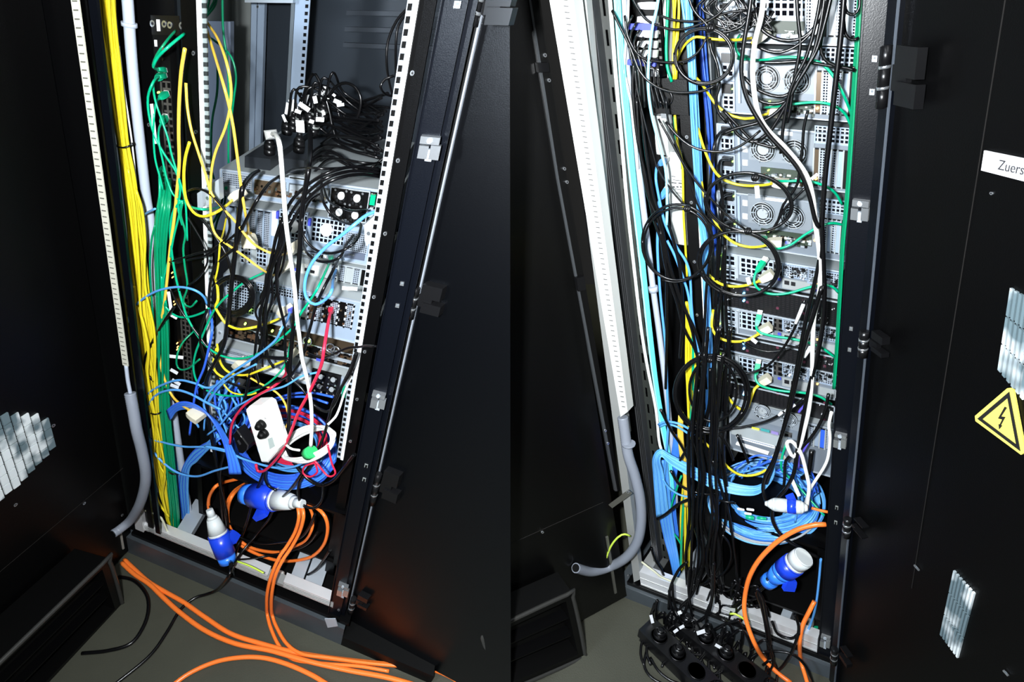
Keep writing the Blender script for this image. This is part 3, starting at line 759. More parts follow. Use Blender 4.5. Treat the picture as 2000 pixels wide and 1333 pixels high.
dbar(m_, R, 1562, 1578, 1260, .05, .65, t0-.012, t1-.02, ALUD)
m_.build('floor_rail', RC)
m_ = MB(); m_.box(R, R.at(1268, 1126, .2)[0], R.at(1300, 1126, .2)[0], .12, .3, t0+.002, t0+.004, LABEL); m_.build('paper_sheet', RC)
m_ = MB(); m_.poly(R, [(1064, -200), (1086, -200), (1251, 1132), (1238, 1138)], .02, .02, ALUD); m_.poly(R, [(1081, -200), (1127, -200), (1218, 800), (1226, 850)], .045, .02, ALUD); m_.build('corner_post', RC, label='dull aluminium corner post')
m_ = MB(); m_.poly(R, [(1039, -200), (1094, -200), (1226, 805), (1212, 815)], -.02, .03, mat('white duct plastic', (.55, .56, .54), .5)); m_.build('cable_duct', RC, label='white slotted cable duct')
m_ = MB()
for i in range(80):
    f = i/80; c = (1107-3+(1222-1107)*(f**.93) - 6*(1-f), -40+845*f**.93); hw = 4.5-1.5*f
    m_.bar(R, c[0]-hw, c[1]-.4, c[0]+hw, c[1]+.6, .0016, -.021, .001, mat('light duct slot', (.1, .1, .1), .6))
m_.build('duct_slots', RC)
m_ = MB(); post(m_, R, 1141, 1157, 0, .075, .04, t1, TOPT, mat('grooved profile', (.05, .052, .055), .35, .4))
for u in (1144.5, 1149, 1153): post(m_, R, u, u+1.2, 0, .0735, .002, t1, TOPT, DARK)
m_.build('grooved_profile', RC)
m_ = MB(); post(m_, R, 1157, 1194, 0, .1, .012, t1, TOPT, SLOTP); m_.build('slotted_panel', RC)
MB().box(R, .0, .012, .07, .75, t1, TOPT, BLK).build('side_panel', RC)
MB().box(R, 0, .62, .8, .82, t0, TOPT, BLK).build('back_door', RC)
MB().box(R, .56, .575, .09, .8, t1, TOPT, BLK).build('side_panel', RC)
MB().box(R, 0, .62, 0, .8, TOPT, TOPT+.04, BLK).build('roof_panel', RC)
post(MB(), R, 1192, 1330, 0, .3, .01, t1, TOPT, BLK).build('mounting_panel', RC)
m_ = MB(); post(m_, R, 1314, 1340, 0, .16, .012, t1, TOPT, SLOTP if False else BLK)
for (u, v) in ((1334, 123), (1343, 268), (1352, 396), (1358, 512), (1363, 616)): screw(m_, R, u-2, v, .158, .0035)
m_.build('mounting_panel', RC)
m_ = MB(); post(m_, R, 1341, 1346.5, 0, .15, .012, Tt(R, 1390, 950, .15), TOPT, WHITE); post(m_, R, 1346.5, 1353, 0, .155, .003, Tt(R, 1390, 950, .15), TOPT, RAILD)
m_.build('mounting_rail', RC)
m_ = MB(); post(m_, R, 1367, 1376, 0, .34, .3, .3, TOPT, GREYB); post(m_, R, 1376, 1384, 0, .34, .02, .3, TOPT, GREYP); m_.build('rear_profile', RC)
P1(RC, 'grommet_panel', R, 1272, 152, 1345, 226, .15, BLK, .01)
m_ = MB(); m_.ring(R, 1299, 190, .136, .014, .0025, SATIN); m_.disc(R, 1299, 190, .139, .012, .002, DARK); m_.build('cable_grommet', RC)
m_ = MB(); post(m_, R, 1689, 1735, 0, .02, .05, rp_, TOPT, POSTM); post(m_, R, 1686, 1690, 0, .016, .05, rp_, TOPT, POSTM); post(m_, R, 1736, 1746, 0, .025, .05, rp_, TOPT, POSTM)
post(m_, R, 1745, 1756, 0, .05, .03, rp_, TOPT, DARK); m_.build('right_post', RC)
latch(RC, R, 1679, 412, .02, 34); latch(RC, R, 1640, 863, .02, 24); latch(RC, R, 1611, 1256, .02, 19)
for (u, v, w) in ((1708, 115, 9), (1703, 180, 9), (1662, 643, 6), (1659, 684, 6)): clip(RC, R, u, v, .02, w)
for (u, v) in ((1634, 993), (1632, 1022)):
    m_ = MB(); m_.pb(R, u-2.5, v-4, u+2.5, v+4, .018, .003, GREYB); m_.pb(R, u-1.5, v-2, u+1.2, v+4, .017, .003, DARK); m_.build('clip', RC)
screw(MB(), R, 1609, 1301, .018).build('screw', RC)
m_ = MB(); p = R.hit(1510, 1221, .05)
m_.lathe(p-R.A*.014, p+R.A*.014, [(0, .004), (.02, .015), (.7, .015), (.85, .012), (1, .008)], mat('white roller plastic', (.75, .76, .72))); m_.cyl(p+R.A*.014, p+R.A*.022, .004, .004, CHROME); m_.build('roller', RC)
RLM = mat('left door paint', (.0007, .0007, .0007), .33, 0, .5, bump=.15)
# doors of the right cabinet
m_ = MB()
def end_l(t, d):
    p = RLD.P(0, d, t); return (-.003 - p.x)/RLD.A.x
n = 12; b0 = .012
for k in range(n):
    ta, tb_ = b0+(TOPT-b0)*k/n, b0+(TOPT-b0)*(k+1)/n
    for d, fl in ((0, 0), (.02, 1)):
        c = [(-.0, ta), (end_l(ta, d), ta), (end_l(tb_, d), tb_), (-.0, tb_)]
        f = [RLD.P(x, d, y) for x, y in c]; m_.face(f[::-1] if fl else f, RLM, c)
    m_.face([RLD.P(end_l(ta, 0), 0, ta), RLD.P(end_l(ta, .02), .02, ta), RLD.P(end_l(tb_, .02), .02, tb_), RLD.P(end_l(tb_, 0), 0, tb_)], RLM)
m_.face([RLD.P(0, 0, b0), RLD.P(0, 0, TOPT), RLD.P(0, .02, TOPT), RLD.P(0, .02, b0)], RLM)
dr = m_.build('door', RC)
m_ = MB(); m_.poly(RLD, [(1024, -60), (1028, -60), (1092, 350), (1206, 960), (1201, 960), (1088, 350)], -.004, .006, mat('door edge profile', (.06, .065, .07), .3, .3)); m_.poly(RLD, [(1028, -60), (1046, -60), (1108, 350), (1212, 960), (1206, 960), (1092, 350)], -.002, .004, DARK)
m_.build('edge_profile', dr)
for (u, v) in ((1065, 108), (1073, 157), (1103, 330), (1108, 356), (1183, 842), (1188, 867), (1060, 1041), (1228, 1126)): screw(MB(), RLD, u, v, -.006, .0035).build('screw', dr)
m_ = MB(); m_.pb(RLD, 1071, 122, 1053, 142, -.012, .01, SATIN); m_.build('hinge', dr)
m_ = MB(); m_.pb(RLD, 1141, 540, 1130, 570, -.012, .01, SATIN); m_.build('hinge', dr)
MB().bar(RLD, 998, 1063, 1178, 982, .0009, -.001, .002, mat('door seam', (.05, .045, .04))).build('door_seam', dr)
m_ = MB(); m_.bar(RLD, 1186, 1050, 1203, 1160, .008, -.004, .004, mat('dull steel strap', (.14, .14, .12), .4, .5)); m_.build('strap', dr)
m_ = MB(); m_.bar(R, 1192, 990, 1230, 962, .013, -.01, .004, mat('dull steel strap', (.1, .1, .09))); screw(m_, R, 1226, 962, -.013, .004); m_.build('stay', RC)
duct(dr, RLD, [(940, 1240), (1117, 1158), (1143, 1283), (985, 1352)], -.08, .07)
# right door
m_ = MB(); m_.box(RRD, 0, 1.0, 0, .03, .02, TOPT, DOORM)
e1 = RRD.at(1757, 0, -.01)[0]
drr = m_.build('door', RC)
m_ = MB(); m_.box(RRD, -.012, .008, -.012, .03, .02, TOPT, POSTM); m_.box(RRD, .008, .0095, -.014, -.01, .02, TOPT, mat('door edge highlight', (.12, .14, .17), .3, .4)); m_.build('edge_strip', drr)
def rh(u0, v0, u1, v1): hinge(drr, RRD, u0, v0, u1, v1, -.012)
rh(1736, 88, 1786, 214); rh(1694, 646, 1722, 700); rh(1660, 1012, 1684, 1052); rh(1634, 1266, 1655, 1300)
seam_a = RRD.at(1965, 0, -.001)[0]
m_ = MB(); a_, b_ = RRD.at(1964, 0, -.001), RRD.at(1885, 430, -.001); m_.bar(RRD, 1964, -10, 1780, 1150, .0009, -.001, .002, mat('door seam', (.05, .045, .04))); m_.build('door_seam', drr)
for (u, v, w) in ((1789, 1110, 9), (1963, 1316, 9)): clip(drr, RRD, u, v, -.003, w)
screw(MB(), RRD, 1935, 378, -.002, .002).build('screw', drr)
# vents of the right door: strips behind the slats, flash light painted into their colour
def slat_vent(px, nv, cuts, name='vent_grille'):
    """px: four measured corners; nv upright strips, cut across"""
    c = [RRD.at(u, v, -.001) for u, v in px]; (ul, ur, lr, ll) = [Vector(p) for p in c]; mb = MB()
    for i in range(nv):
        f0, f1 = (i+.15)/nv, (i+.72)/nv
        for k in range(cuts):
            g0, g1 = (k+.03)/cuts, (k+.97)/cuts
            top0, top1, bo0, bo1 = ul.lerp(ur, f0), ul.lerp(ur, f1), ll.lerp(lr, f0), ll.lerp(lr, f1)
            q = [bo0.lerp(top0, 1-g1), bo1.lerp(top1, 1-g1), bo1.lerp(top1, 1-g0), bo0.lerp(top0, 1-g0)]
            mb.prism(RRD, [(p.x, p.y) for p in q], -.004, .004, VM)
    mb.build(name, drr, label='metal strips behind the slats with painted flash reflection')
slat_vent([(1864, 1112), (1907, 1160), (1873, 1289), (1837, 1240)], 7, 3)
slat_vent([(1975, 560), (2060, 610), (2030, 820), (1950, 722)], 9, 3)
# sign and label
def dpoly(px, d, th, m): return MB().prism(RRD, [RRD.at(u, v, d) for u, v in px], d, th, m)
tri = [(1972, 758), (1905, 817), (1909, 823), (1995, 888), (2001, 886), (1980, 760)]
sg = thing('warning_sign', RRD.hit(1960, 830, -.003), 'yellow triangular sign with a black lightning bolt on the right black door', 'sign')
dpoly([(1967, 759), (1904, 813), (1905, 823), (1994, 889), (2002, 884), (1979, 762), (1974, 758)], -.004, .003, YSIGN).build('sign_plate', sg)
def ringtri(k0, k1):
    c = [Vector(RRD.at(u, v, -.005)) for u, v in ((1973, 757), (1902, 818), (1998, 891))]; mid = sum(c, Vector((0, 0)))/3
    return [mid+(p-mid)*k0 for p in c], [mid+(p-mid)*k1 for p in c]
o3, i3 = ringtri(.87, .68); m_ = MB()
for i in range(3):
    j = (i+1) % 3; m_.prism(RRD, [tuple(o3[i]), tuple(o3[j]), tuple(i3[j]), tuple(i3[i])], -.0052, .001, BSIGN)
m_.build('black_border', sg)
m_ = dpoly([(1962, 795), (1949, 818), (1957, 820), (1951, 832), (1954, 832), (1963, 815), (1955, 814), (1966, 797)], -.0052, .001, BSIGN)
m_.prism(RRD, [RRD.at(u, v, -.0052) for u, v in ((1950, 829), (1951, 839), (1957, 832))], -.0052, .001, BSIGN); m_.build('lightning_bolt', sg)
lb = thing('door_label', RRD.hit(1960, 320, -.003), 'white lettered strip label on the right black door, cut by the picture edge', 'label')
dpoly([(1922, 294), (2040, 318), (2033, 363), (1916, 333)], -.004, .003, LABEL).build('label_strip', lb)
# lettering: five letters drawn with the built-in font on the door's own plane
fc = bpy.data.curves.new('lettering', 'FONT'); fc.body = 'Zuers'; fc.size = 1; fc.extrude = .01
to = bpy.data.objects.new('lettering', fc); C.objects.link(to); bpy.context.view_layer.update()
me = bpy.data.meshes.new_from_object(to.evaluated_get(bpy.context.evaluated_depsgraph_get())); bpy.data.objects.remove(to)
xs = [v.co.x for v in me.vertices]; ys = [v.co.y for v in me.vertices]; x0, x1, y0, y1 = min(xs), max(xs), 0.0, max(ys)
bl, br_, tl = Vector(RRD.at(1948, 331, -.0045)), Vector(RRD.at(1998, 342, -.0045)), Vector(RRD.at(1952, 312, -.0045))
m_ = MB(); vv = []
for v in me.vertices:
    q = bl + (br_-bl)*((v.co.x-x0)/(x1-x0)) + (tl-bl)*((v.co.y)/(y1))
    vv.append(RRD.P(q.x, -.0045-v.co.z*.03, q.y))
for p in me.polygons: m_.face([vv[i] for i in p.vertices], TXT)
m_.build('lettering', lb)

# equipment of the right cabinet -------------------------------------------------
def psu(o, u, v, w, h, d, l=None):
    P1(o, 'power_supply', R, u, v, u+w, v+h, d, PSF, .004, frame=ZINCB)
    P1(o, 'power_socket', R, u+3, v+4, u+w-6, v+h*.42, d-.004, SATIN, .012)
    P1(o, 'perforated_panel', R, u+4, v+h*.5, u+w-3, v+h-4, d-.004, PERFB, .002)
    led(o, R, u+w-4, v+h*.25, d-.004, LEDG, .0014)
def server4(v0, dx, label, lab, fans, b, psus, top=None):
    """four unit high server; v0 is its upper edge at the left"""
    o, bb = unit(R, *b, DR, .45, 'rack_server', label, 'server', group=None, face=mat('bluish grey steel', (.24, .28, .32), .4, .1))
    for q in psus: psu(o, *q, DR)
    return o
FAC = mat('bluish grey steel', (.17, .2, .235), .4, .1)
PSF = mat('supply steel', (.26, .3, .35), .4, .1); PERFB = perf('supply grille', (.34, .4, .46), (.004, .004, .006), .0105, .0105, .7, .7, .4, .1)
IO = mat('input steel', (.3, .32, .32), .4)
IVO = mat('ivory panel', (.7, .72, .68), .4)
# top server (cut by the frame)
o, b_ = unit(R, 1400, -75, 1700, 92, DR, .45, 'rack_server', 'uppermost silver server of the right cabinet, cut by the picture top', 'server', face=FAC)
P1(o, 'perforated_panel', R, 1478, -8, 1572, 33, DR, PERFL, .003, frame=ZINC)
P1(o, 'input_panel', R, 1482, 40, 1572, 73, DR, mat('board dark green', (.02, .035, .02)), .003); bits(o, R, 1484, 58, 1574, 78, DR-.003, 34, JW, 'socket')
P1(o, 'display_socket', R, 1517, 67, 1526, 73, DR-.004, BLUEP, .003)
slots(o, R, 1578, -70, 1676, 74, DR, 7, [PERFS, TOPM, None, LABEL, PERFS, TOPM, PERFS], .22, ZINC)
bits(o, R, 1402, -10, 1478, 60, DR-.002, 60, JW+[ZINC, LABEL], 'power_supply_detail', .004, .012)
def big(label, TL, BR, fans, r, vent, slo, io, labl, ps):
    o, b_ = unit(R, *TL, *BR, DR, .45, 'rack_server', label, 'server', face=FAC)
    P1(o, 'fan_tray', R, fans[0][0]-28, fans[0][1]-40, fans[1][0]+38, fans[1][1]+27, DR, mat('fan tray steel', (.22, .25, .28), .38, .1), .003)
    for (u, v) in fans: fan(o, R, u, v, DR-.003, r, FANG, .46)
    P1(o, 'vent_panel', R, *vent, DR, PERF, .003, frame=ZINCB)
    slots(o, R, *slo, DR, 6, [BROWN, PERFS, ZINCB, PERFS, ZINCB, DARK], .25, TOPM)
    P1(o, 'input_panel', R, *io, DR, mat('board dark green', (.02, .035, .02)), .003)
    bits(o, R, io[0]+2, io[1]+9, io[2], io[3]+4, DR-.003, 40, JW+[BROWN], 'socket'); P1(o, 'display_socket', R, io[0]+48, io[3]-10, io[0]+54, io[3]-5, DR-.004, BLUEP, .003)
    led(o, R, io[0]+14, io[1]+7, DR-.002, LEDG, .0015); led(o, R, io[2]+6, io[3]-12, DR-.002, LEDO, .0022)
    if labl: P1(o, 'paper_label', R, *labl, DR-.003, LABEL, .001, label='white paper label')
    P1(o, 'side_channel', R, TL[0]+40, TL[1]+12, TL[0]+46, BR[1]-38, DR, ZINCB, .008)
    for q in range(3): P1(o, 'round_marker', R, TL[0]+50, TL[1]+20+q*26, TL[0]+60, TL[1]+32+q*26, DR, LABEL, .002)
    for k, (u, v) in enumerate(ps): psu(o, u, v, 28, 56, DR)
    return o
big('four-fan-slot silver server second from the top of the right cabinet, wide green cable across it', (1400, 92), (1676, 240), ((1497, 153), (1556, 158)), .0225, (1601, 94, 1670, 131), (1595, 137, 1668, 228), (1488, 192, 1590, 224), None, ((1405, 100), (1406, 160)))
big('silver server third from the top of the right cabinet, white label above its fans', (1400, 240), (1664, 378), ((1490, 292), (1551, 298)), .0235, (1594, 247, 1664, 284), (1591, 288, 1656, 370), (1486, 326, 1587, 362), (1502, 254, 1548, 266), ((1405, 243), (1407, 302)))
big('silver server fourth from the top of the right cabinet, two fans with grey hubs', (1400, 371), (1654, 512), ((1489, 418), (1547, 425)), .0235, (1600, 388, 1652, 420), (1600, 424, 1648, 498), (1486, 446, 1585, 482), (1490, 385, 1543, 397), ((1409, 370), (1411, 424)))
def low(label, TL, BR, y0):
    """two unit high server; y0 its upper edge measured at u=1400"""
    o, b_ = unit(R, *TL, *BR, .17, .48, 'rack_server', label, 'server', face=FAC)
    s_ = lambda u: y0+(u-1400)*.2
    d = .17
    P1(o, 'perforated_panel', R, 1417, s_(1417)+3, 1436, s_(1436)+24, d, PERFL, .003, frame=ZINC); P1(o, 'perforated_panel', R, 1417, s_(1417)+29, 1436, s_(1436)+48, d, PERFL, .003, frame=ZINC)
    P1(o, 'perforated_panel', R, 1445, s_(1445)+2, 1509, s_(1509)+34, d, PERFL, .003, frame=ZINC)
    P1(o, 'port_column', R, 1512, s_(1512)+0, 1528, s_(1528)+26, d, PORTS, .003)
    P1(o, 'option_card', R, 1530, s_(1530), 1577, s_(1577)+20, d, PERFS, .003, frame=ZINCB); P1(o, 'option_card', R, 1580, s_(1580), 1637, s_(1637)+24, d, PERFS, .003, frame=ZINCB)
    P1(o, 'input_panel', R, 1528, s_(1528)+28, 1582, s_(1582)+46, d, IO, .003); P1(o, 'network_socket', R, 1532, s_(1532)+32, 1541, s_(1541)+39, d-.003, PORT, .002); P1(o, 'network_socket', R, 1545, s_(1545)+32, 1553, s_(1553)+39, d-.003, PORT, .002)
    bits(o, R, 1532, s_(1532)+14, 1572, s_(1572)+24, d-.004, 22, [LABEL, ZINC, DARK], 'socket', .002, .005)
    P1(o, 'display_socket', R, 1519, s_(1519)+30, 1525, s_(1525)+34, d-.003, BLUEP, .003)
    P1(o, 'foot_plate', R, 1598, s_(1598)+32, 1637, s_(1637)+48, d, TOPM, .003); led(o, R, 1596, s_(1596)+28, d, LEDO, .002)
    bits(o, R, 1531, s_(1531)+2, 1576, s_(1576)+18, d-.004, 30, [DARK, PORT, GREYP, ZINC], 'option_detail', .002, .008); bits(o, R, 1581, s_(1581)+2, 1636, s_(1636)+22, d-.004, 34, [DARK, PORT, GREYP, ZINC], 'option_detail', .002, .008)
    P1(o, 'supply_handle', R, 1436, s_(1436)+4, 1442, s_(1442)+46, d-.002, ZINC, .006)
    for k in (0, 26): led(o, R, 1405, s_(1405)+10+k, d, LEDG, .0016)
    return o
low('flat silver server directly under the four tall fan servers of the right cabinet', (1398, 490), (1642, 590), 490)
low('flat silver server between two dark drive units, middle of the right cabinet', (1399, 597), (1637, 693), 597)
low('flat silver server between two dark drive units, lower in the right cabinet', (1399, 684), (1631, 782), 684)
def drives(label, TL, BR, y0, hh, seed):
    o, b_ = unit(R, *TL, *BR, .155, .48, 'drive_unit', label, 'drive unit', body=DARK, face=BEZEL, group=None)
    s_ = lambda u: y0+(u-1400)*.2
    for r_ in (0, 1):
        for u in (1402, 1449, 1508, 1560, 1600):
            P1(o, 'drive_latch', R, u+8, s_(u+8)+6+r_*hh*.5, u+13, s_(u+13)+10+r_*hh*.5, .155, mat('dark red latch', (.1, .02, .04), .5), .002)
    for f in (.32, .6): led(o, R, 1452, s_(1452)+hh*f+2, .155, LEDB, .0022)
    bits(o, R, 1402, s_(1402)+4, 1440, s_(1440)+hh-10, .153, 10, [LABEL, GREYP], 'indicator_light', .001, .002); bits(o, R, 1590, s_(1590)+4, 1630, s_(1630)+hh-8, .153, 14, [LABEL, GREYP], 'indicator_light', .001, .002)
    return o
drives('black drive unit with blue lights between the first and second flat silver servers', (1397, 546), (1638, 643), 546, 50, 1)
drives('black drive unit with blue lights between the second and third flat silver servers', (1398, 648), (1632, 732), 648, 36, 2)
drives('black drive unit with blue lights above the old two-fan server of the right cabinet', (1398, 738), (1627, 862), 738, 66, 3)
# old server at the bottom with two fans
o, b_ = unit(R, 1424, 786, 1624, 932, .13, .45, 'rack_server', 'lowest silver server of the right cabinet with two dark-guarded fans and a yellow sticker', 'server', face=FAC)
P1(o, 'fan_tray', R, 1452, 786, 1570, 846, .13, mat('fan tray steel', (.4, .43, .46)), .003)
for (u, v) in ((1489, 804), (1541, 820)): fan(o, R, u, v, .127, .017, FANG, .5)
P1(o, 'yellow_sticker', R, 1468, 834, 1483, 841, .127, mat('yellow sticker', (.8, .8, .05), .5), .001, label='yellow sticker'); P1(o, 'port', R, 1486, 838, 1503, 846, .127, mat('teal socket', (.05, .3, .3), .4), .004, label='teal socket'); P1(o, 'port', R, 1506, 843, 1520, 851, .127, mat('violet socket', (.25, .2, .45), .4), .004, label='violet socket')
P1(o, 'port', R, 1524, 842, 1546, 856, .127, PORTS, .003)
slots(o, R, 1570, 828, 1622, 880, .13, 5, [DARK, PERFS, ZINCB, ROY, PERFS], .25, TOPM)
P1(o, 'open_grille', R, 1440, 856, 1512, 870, .127, PERFS, .003, frame=WHITE)
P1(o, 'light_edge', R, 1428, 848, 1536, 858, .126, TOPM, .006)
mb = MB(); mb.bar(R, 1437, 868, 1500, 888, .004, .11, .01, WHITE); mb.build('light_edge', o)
# vertical power distribution and converters at the left of the right cabinet
o = thing('power_strip', R.hit(1270, 140, .14), 'black upright socket strip with white plugs, top left of the right cabinet', 'power strip')
P1(o, 'housing', R, 1245, -60, 1288, 152, .16, DARK, .03)
P1(o, 'socket_row', R, 1281, -50, 1289, 128, .128, PORTS, .003); P1(o, 'end_label', R, 1267, 134, 1287, 150, .128, LABEL, .002, label='pale blue end label')
for i, v in enumerate((5, 32, 60, 80, 98)):
    mb = MB(); p = R.hit(1262, v+6, .115); orient_box(mb, p-R.A*.016, p+R.A*.022, .014, .012, LABEL, taper=.7); mb.build('white_plug', o, label='white plug')
for i, v in enumerate((52, 122)):
    mb = MB(); p = R.hit(1246, v, .11); orient_box(mb, p-R.A*.02, p+R.A*.035, .014, .011, BLUEP, taper=.8); mb.build('blue_plug', o, label='blue plug')
o = MB().pb(R, 1289, -60, 1310, 152, .17, .04, GREYL).build('raceway', label='light grey upright raceway beside the black socket strip', cat='raceway')
o = thing('network_converter', R.hit(1290, 300, .16), 'light grey narrow box with dark clips below the round grommet', 'network box')
P1(o, 'housing', R, 1276, 226, 1306, 304, .18, GREYL, .03); P1(o, 'clip', R, 1290, 214, 1302, 232, .15, CHROME, .004)
o = thing('network_converter', R.hit(1318, 380, .16), 'light grey box with printed marks standing in the right cabinet', 'network box')
P1(o, 'housing', R, 1300, 296, 1342, 480, .19, GREYL, .03)
for (u, v, w_, h_) in ((1312, 344, 7, 2), (1314, 352, 20, 1.5), (1312, 356, 9, 3), (1325, 357, 8, 3), (1314, 364, 4, 3), (1321, 364, 4, 3), (1328, 364, 3, 3), (1318, 370, 16, 1.2), (1320, 377, 14, 1)):
    P1(o, 'printed_mark', R, u, v, u+w_, v+h_, .159, TXT, .001)
# shelf box of the right cabinet
bxR, bR = openbox(R, (1395, 1003), (1603, 1215), .06, .4, 'equipment_box', 'black open-fronted box with a blue and white mains plug inside, right cabinet')

# ================================================================== CABLES, LEFT CABINET
def bundle(fr, rows, n, d, w, m, label, group, name='patch_cable', cat='cable', dd=.012, drift=.5, mats=None):
    """n single cables running side by side between measured left and right limits (v, left, right[, depth])"""
    for i in range(n):
        f = (i+.5)/n; ph = random.uniform(0, 6.28); q = random.uniform(.6, 1.4); pts = []; di = random.uniform(-dd, dd)
        for k, r in enumerate(rows):
            g = f + drift/n*2*math.sin(ph+k*q)
            g = min(1, max(0, g)); dz = (r[3] if len(r) > 3 else d)+di+.004*math.sin(ph*2+k)
            pts.append((r[1]+(r[2]-r[1])*g, r[0], dz))
        cable(fr, pts, d, w*random.uniform(.92, 1.05), mats[i % len(mats)] if mats else m, label, cat, group, name)
YB = 'yellow patch cable in the thick yellow bundle at the left of the left cabinet'
bundle(L, [(-30, 190, 222), (60, 199, 228), (140, 210, 236), (220, 221, 244), (285, 231, 251), (350, 239, 263), (420, 247, 272), (500, 254, 283), (560, 261, 289), (630, 268, 297), (700, 276, 303), (760, 287, 308), (806, 297, 310), (850, 298, 317), (900, 303, 324), (960, 313, 331), (1015, 324, 338), (1052, 332, 342)], 16, .09, 4.6, YEL, YB, 'yellow cables of the thick bundle')
for pts in ([(262, 560), (268, 640), (272, 700), (285, 750), (292, 800), (300, 850), (297, 900), (298, 945), (312, 985), (330, 1010)],
            [(270, 600), (282, 640), (290, 690), (288, 730), (296, 780), (304, 830), (300, 900), (306, 940), (318, 980), (336, 1040)],
            [(265, 370), (277, 410), (283, 470), (282, 520), (285, 570), (300, 640), (303, 690), (302, 740), (305, 800), (310, 900), (322, 930), (318, 970), (330, 1020)],
            [(250, 330), (262, 400), (268, 480), (272, 540), (276, 620), (290, 680), (284, 740), (298, 800), (312, 860), (322, 920), (316, 960), (326, 1010)]):
    cable(L, pts, .07, 4.6, YEL, 'loose yellow patch cable bowing out of the thick yellow bundle', group='loose yellow strands at the bundle', name='patch_cable')
def tie(fr, u0, v0, u1, v1, d, m, label, r=1.6):
    P = [fr.hit(u0, v0, d+.02), fr.hit(u0+(u1-u0)*.05, v0+3, d-.008), fr.hit((u0+u1)/2, (v0+v1)/2+6, d-.018), fr.hit(u1-(u1-u0)*.05, v1+3, d-.008), fr.hit(u1, v1, d+.02), fr.hit((u0+u1)/2, (v0+v1)/2-2, d+.03), fr.hit(u0, v0, d+.02)]
    mb = MB().tube(spline(P), r*depthof(P[0])/F, m, 6)
    orient_box(mb, P[4]-fr.A*.006, P[4]+fr.A*.006, .007, .006, m); return mb.build('cable_tie', label=label, cat='cable tie')
tie(L, 228, 284, 256, 281, .08, SATIN, 'black tie round the yellow bundle, upper of its two')
tie(L, 293, 804, 313, 804, .08, SATIN, 'black tie round the yellow bundle, lower of its two')
cable(L, [(243, -30), (249, 0), (256, 100), (265, 200), (276, 300), (285, 380), (294, 440), (303, 560), (312, 640), (322, 720), (338, 800), (347, 860), (356, 920), (369, 1000)], .13, 16, PIPE, 'thick pale grey tube standing beside the thick yellow bundle', 'tube', name='tube', n=12)
mb = MB(); mb.cyl(L.hit(252, 44, .13), L.hit(253, 52, .13), .0135, .0135, PIPE); mb.build('tube_clip', bpy.data.objects['tube'])
cable(L, [(232, 90), (243, 180), (258, 280), (268, 380), (277, 480), (280, 560)], .1, 3, WHC, 'thin white cable between the thick yellow bundle and the pale grey tube', name='patch_cable')
# conduit, ribbed
def conduit(fr, pts, d, w, label, pitch=.006):
    P = spline(path(fr, pts, d), .003)
    r = w/2*depthof(P[len(P)//2])/F
    # even resampling so the ribs are regular
    out = [P[0]]; acc = 0
    for a, b in zip(P, P[1:]):
        l = (b-a).length; s_ = pitch/2-acc
        while s_ < l: out.append(a.lerp(b, s_/l)); s_ += pitch/2
        acc = l-(s_-pitch/2)
    rr = [r*(1.0 if i % 2 else .93) for i in range(len(out))]
    o = MB().tube(out, rr, CONDUIT, 14).build('flexible_conduit', label=label, cat='conduit')
    e = out[-1]; dr = (out[-1]-out[-2]).normalized()
    MB().cyl(e, e+dr*.002, r*.8, r*.8, DARK).build('open_end', o); return o
conduit(L, [(254, 768, -.01), (260, 800), (267, 840), (277, 880), (284, 920), (283, 950), (273, 985), (256, 1015), (236, 1033), (220, 1044, -.08)], -.03, 19, 'grey corrugated tube hanging at the lower left corner of the left cabinet')
cable(L, [(246, 712), (250, 745), (256, 775)], -.01, 7, PIPE, 'short pale pipe end below the cream slotted duct of the left cabinet', 'tube', name='tube')
# green bundle
GB = 'green patch cable in the thick green bundle of the left cabinet'
bundle(L, [(352, 316, 334, .14), (400, 309, 332, .1), (440, 304, 327), (500, 304, 322), (560, 306, 322), (640, 308, 329), (700, 309, 330), (760, 310, 330), (820, 312, 332), (880, 318, 338), (940, 326, 343), (1000, 333, 349), (1050, 335, 351)], 18, .09, 4.6, GRN, GB, 'green cables of the thick bundle')
for i in range(10):
    u0, v0 = 318+i*1.6, 332+i*8
    cable(L, [(u0, v0, .14), (u0-6, v0+8, .11), (312+i*1.2, v0+45, .09), (308+i, 450+i*4), (307+i*1.3, 520, .09)], .1, 4.4, GRN2 if i % 3 == 0 else GRN, 'green patch cable leaving the upright switch into the green bundle', group='green cables fanning from the upright switch', name='patch_cable', ends=[(0, 'rj', GPLUG)])
tie(L, 330, 920, 346, 922, .08, SATIN, 'black tie round the lower end of the green bundle')
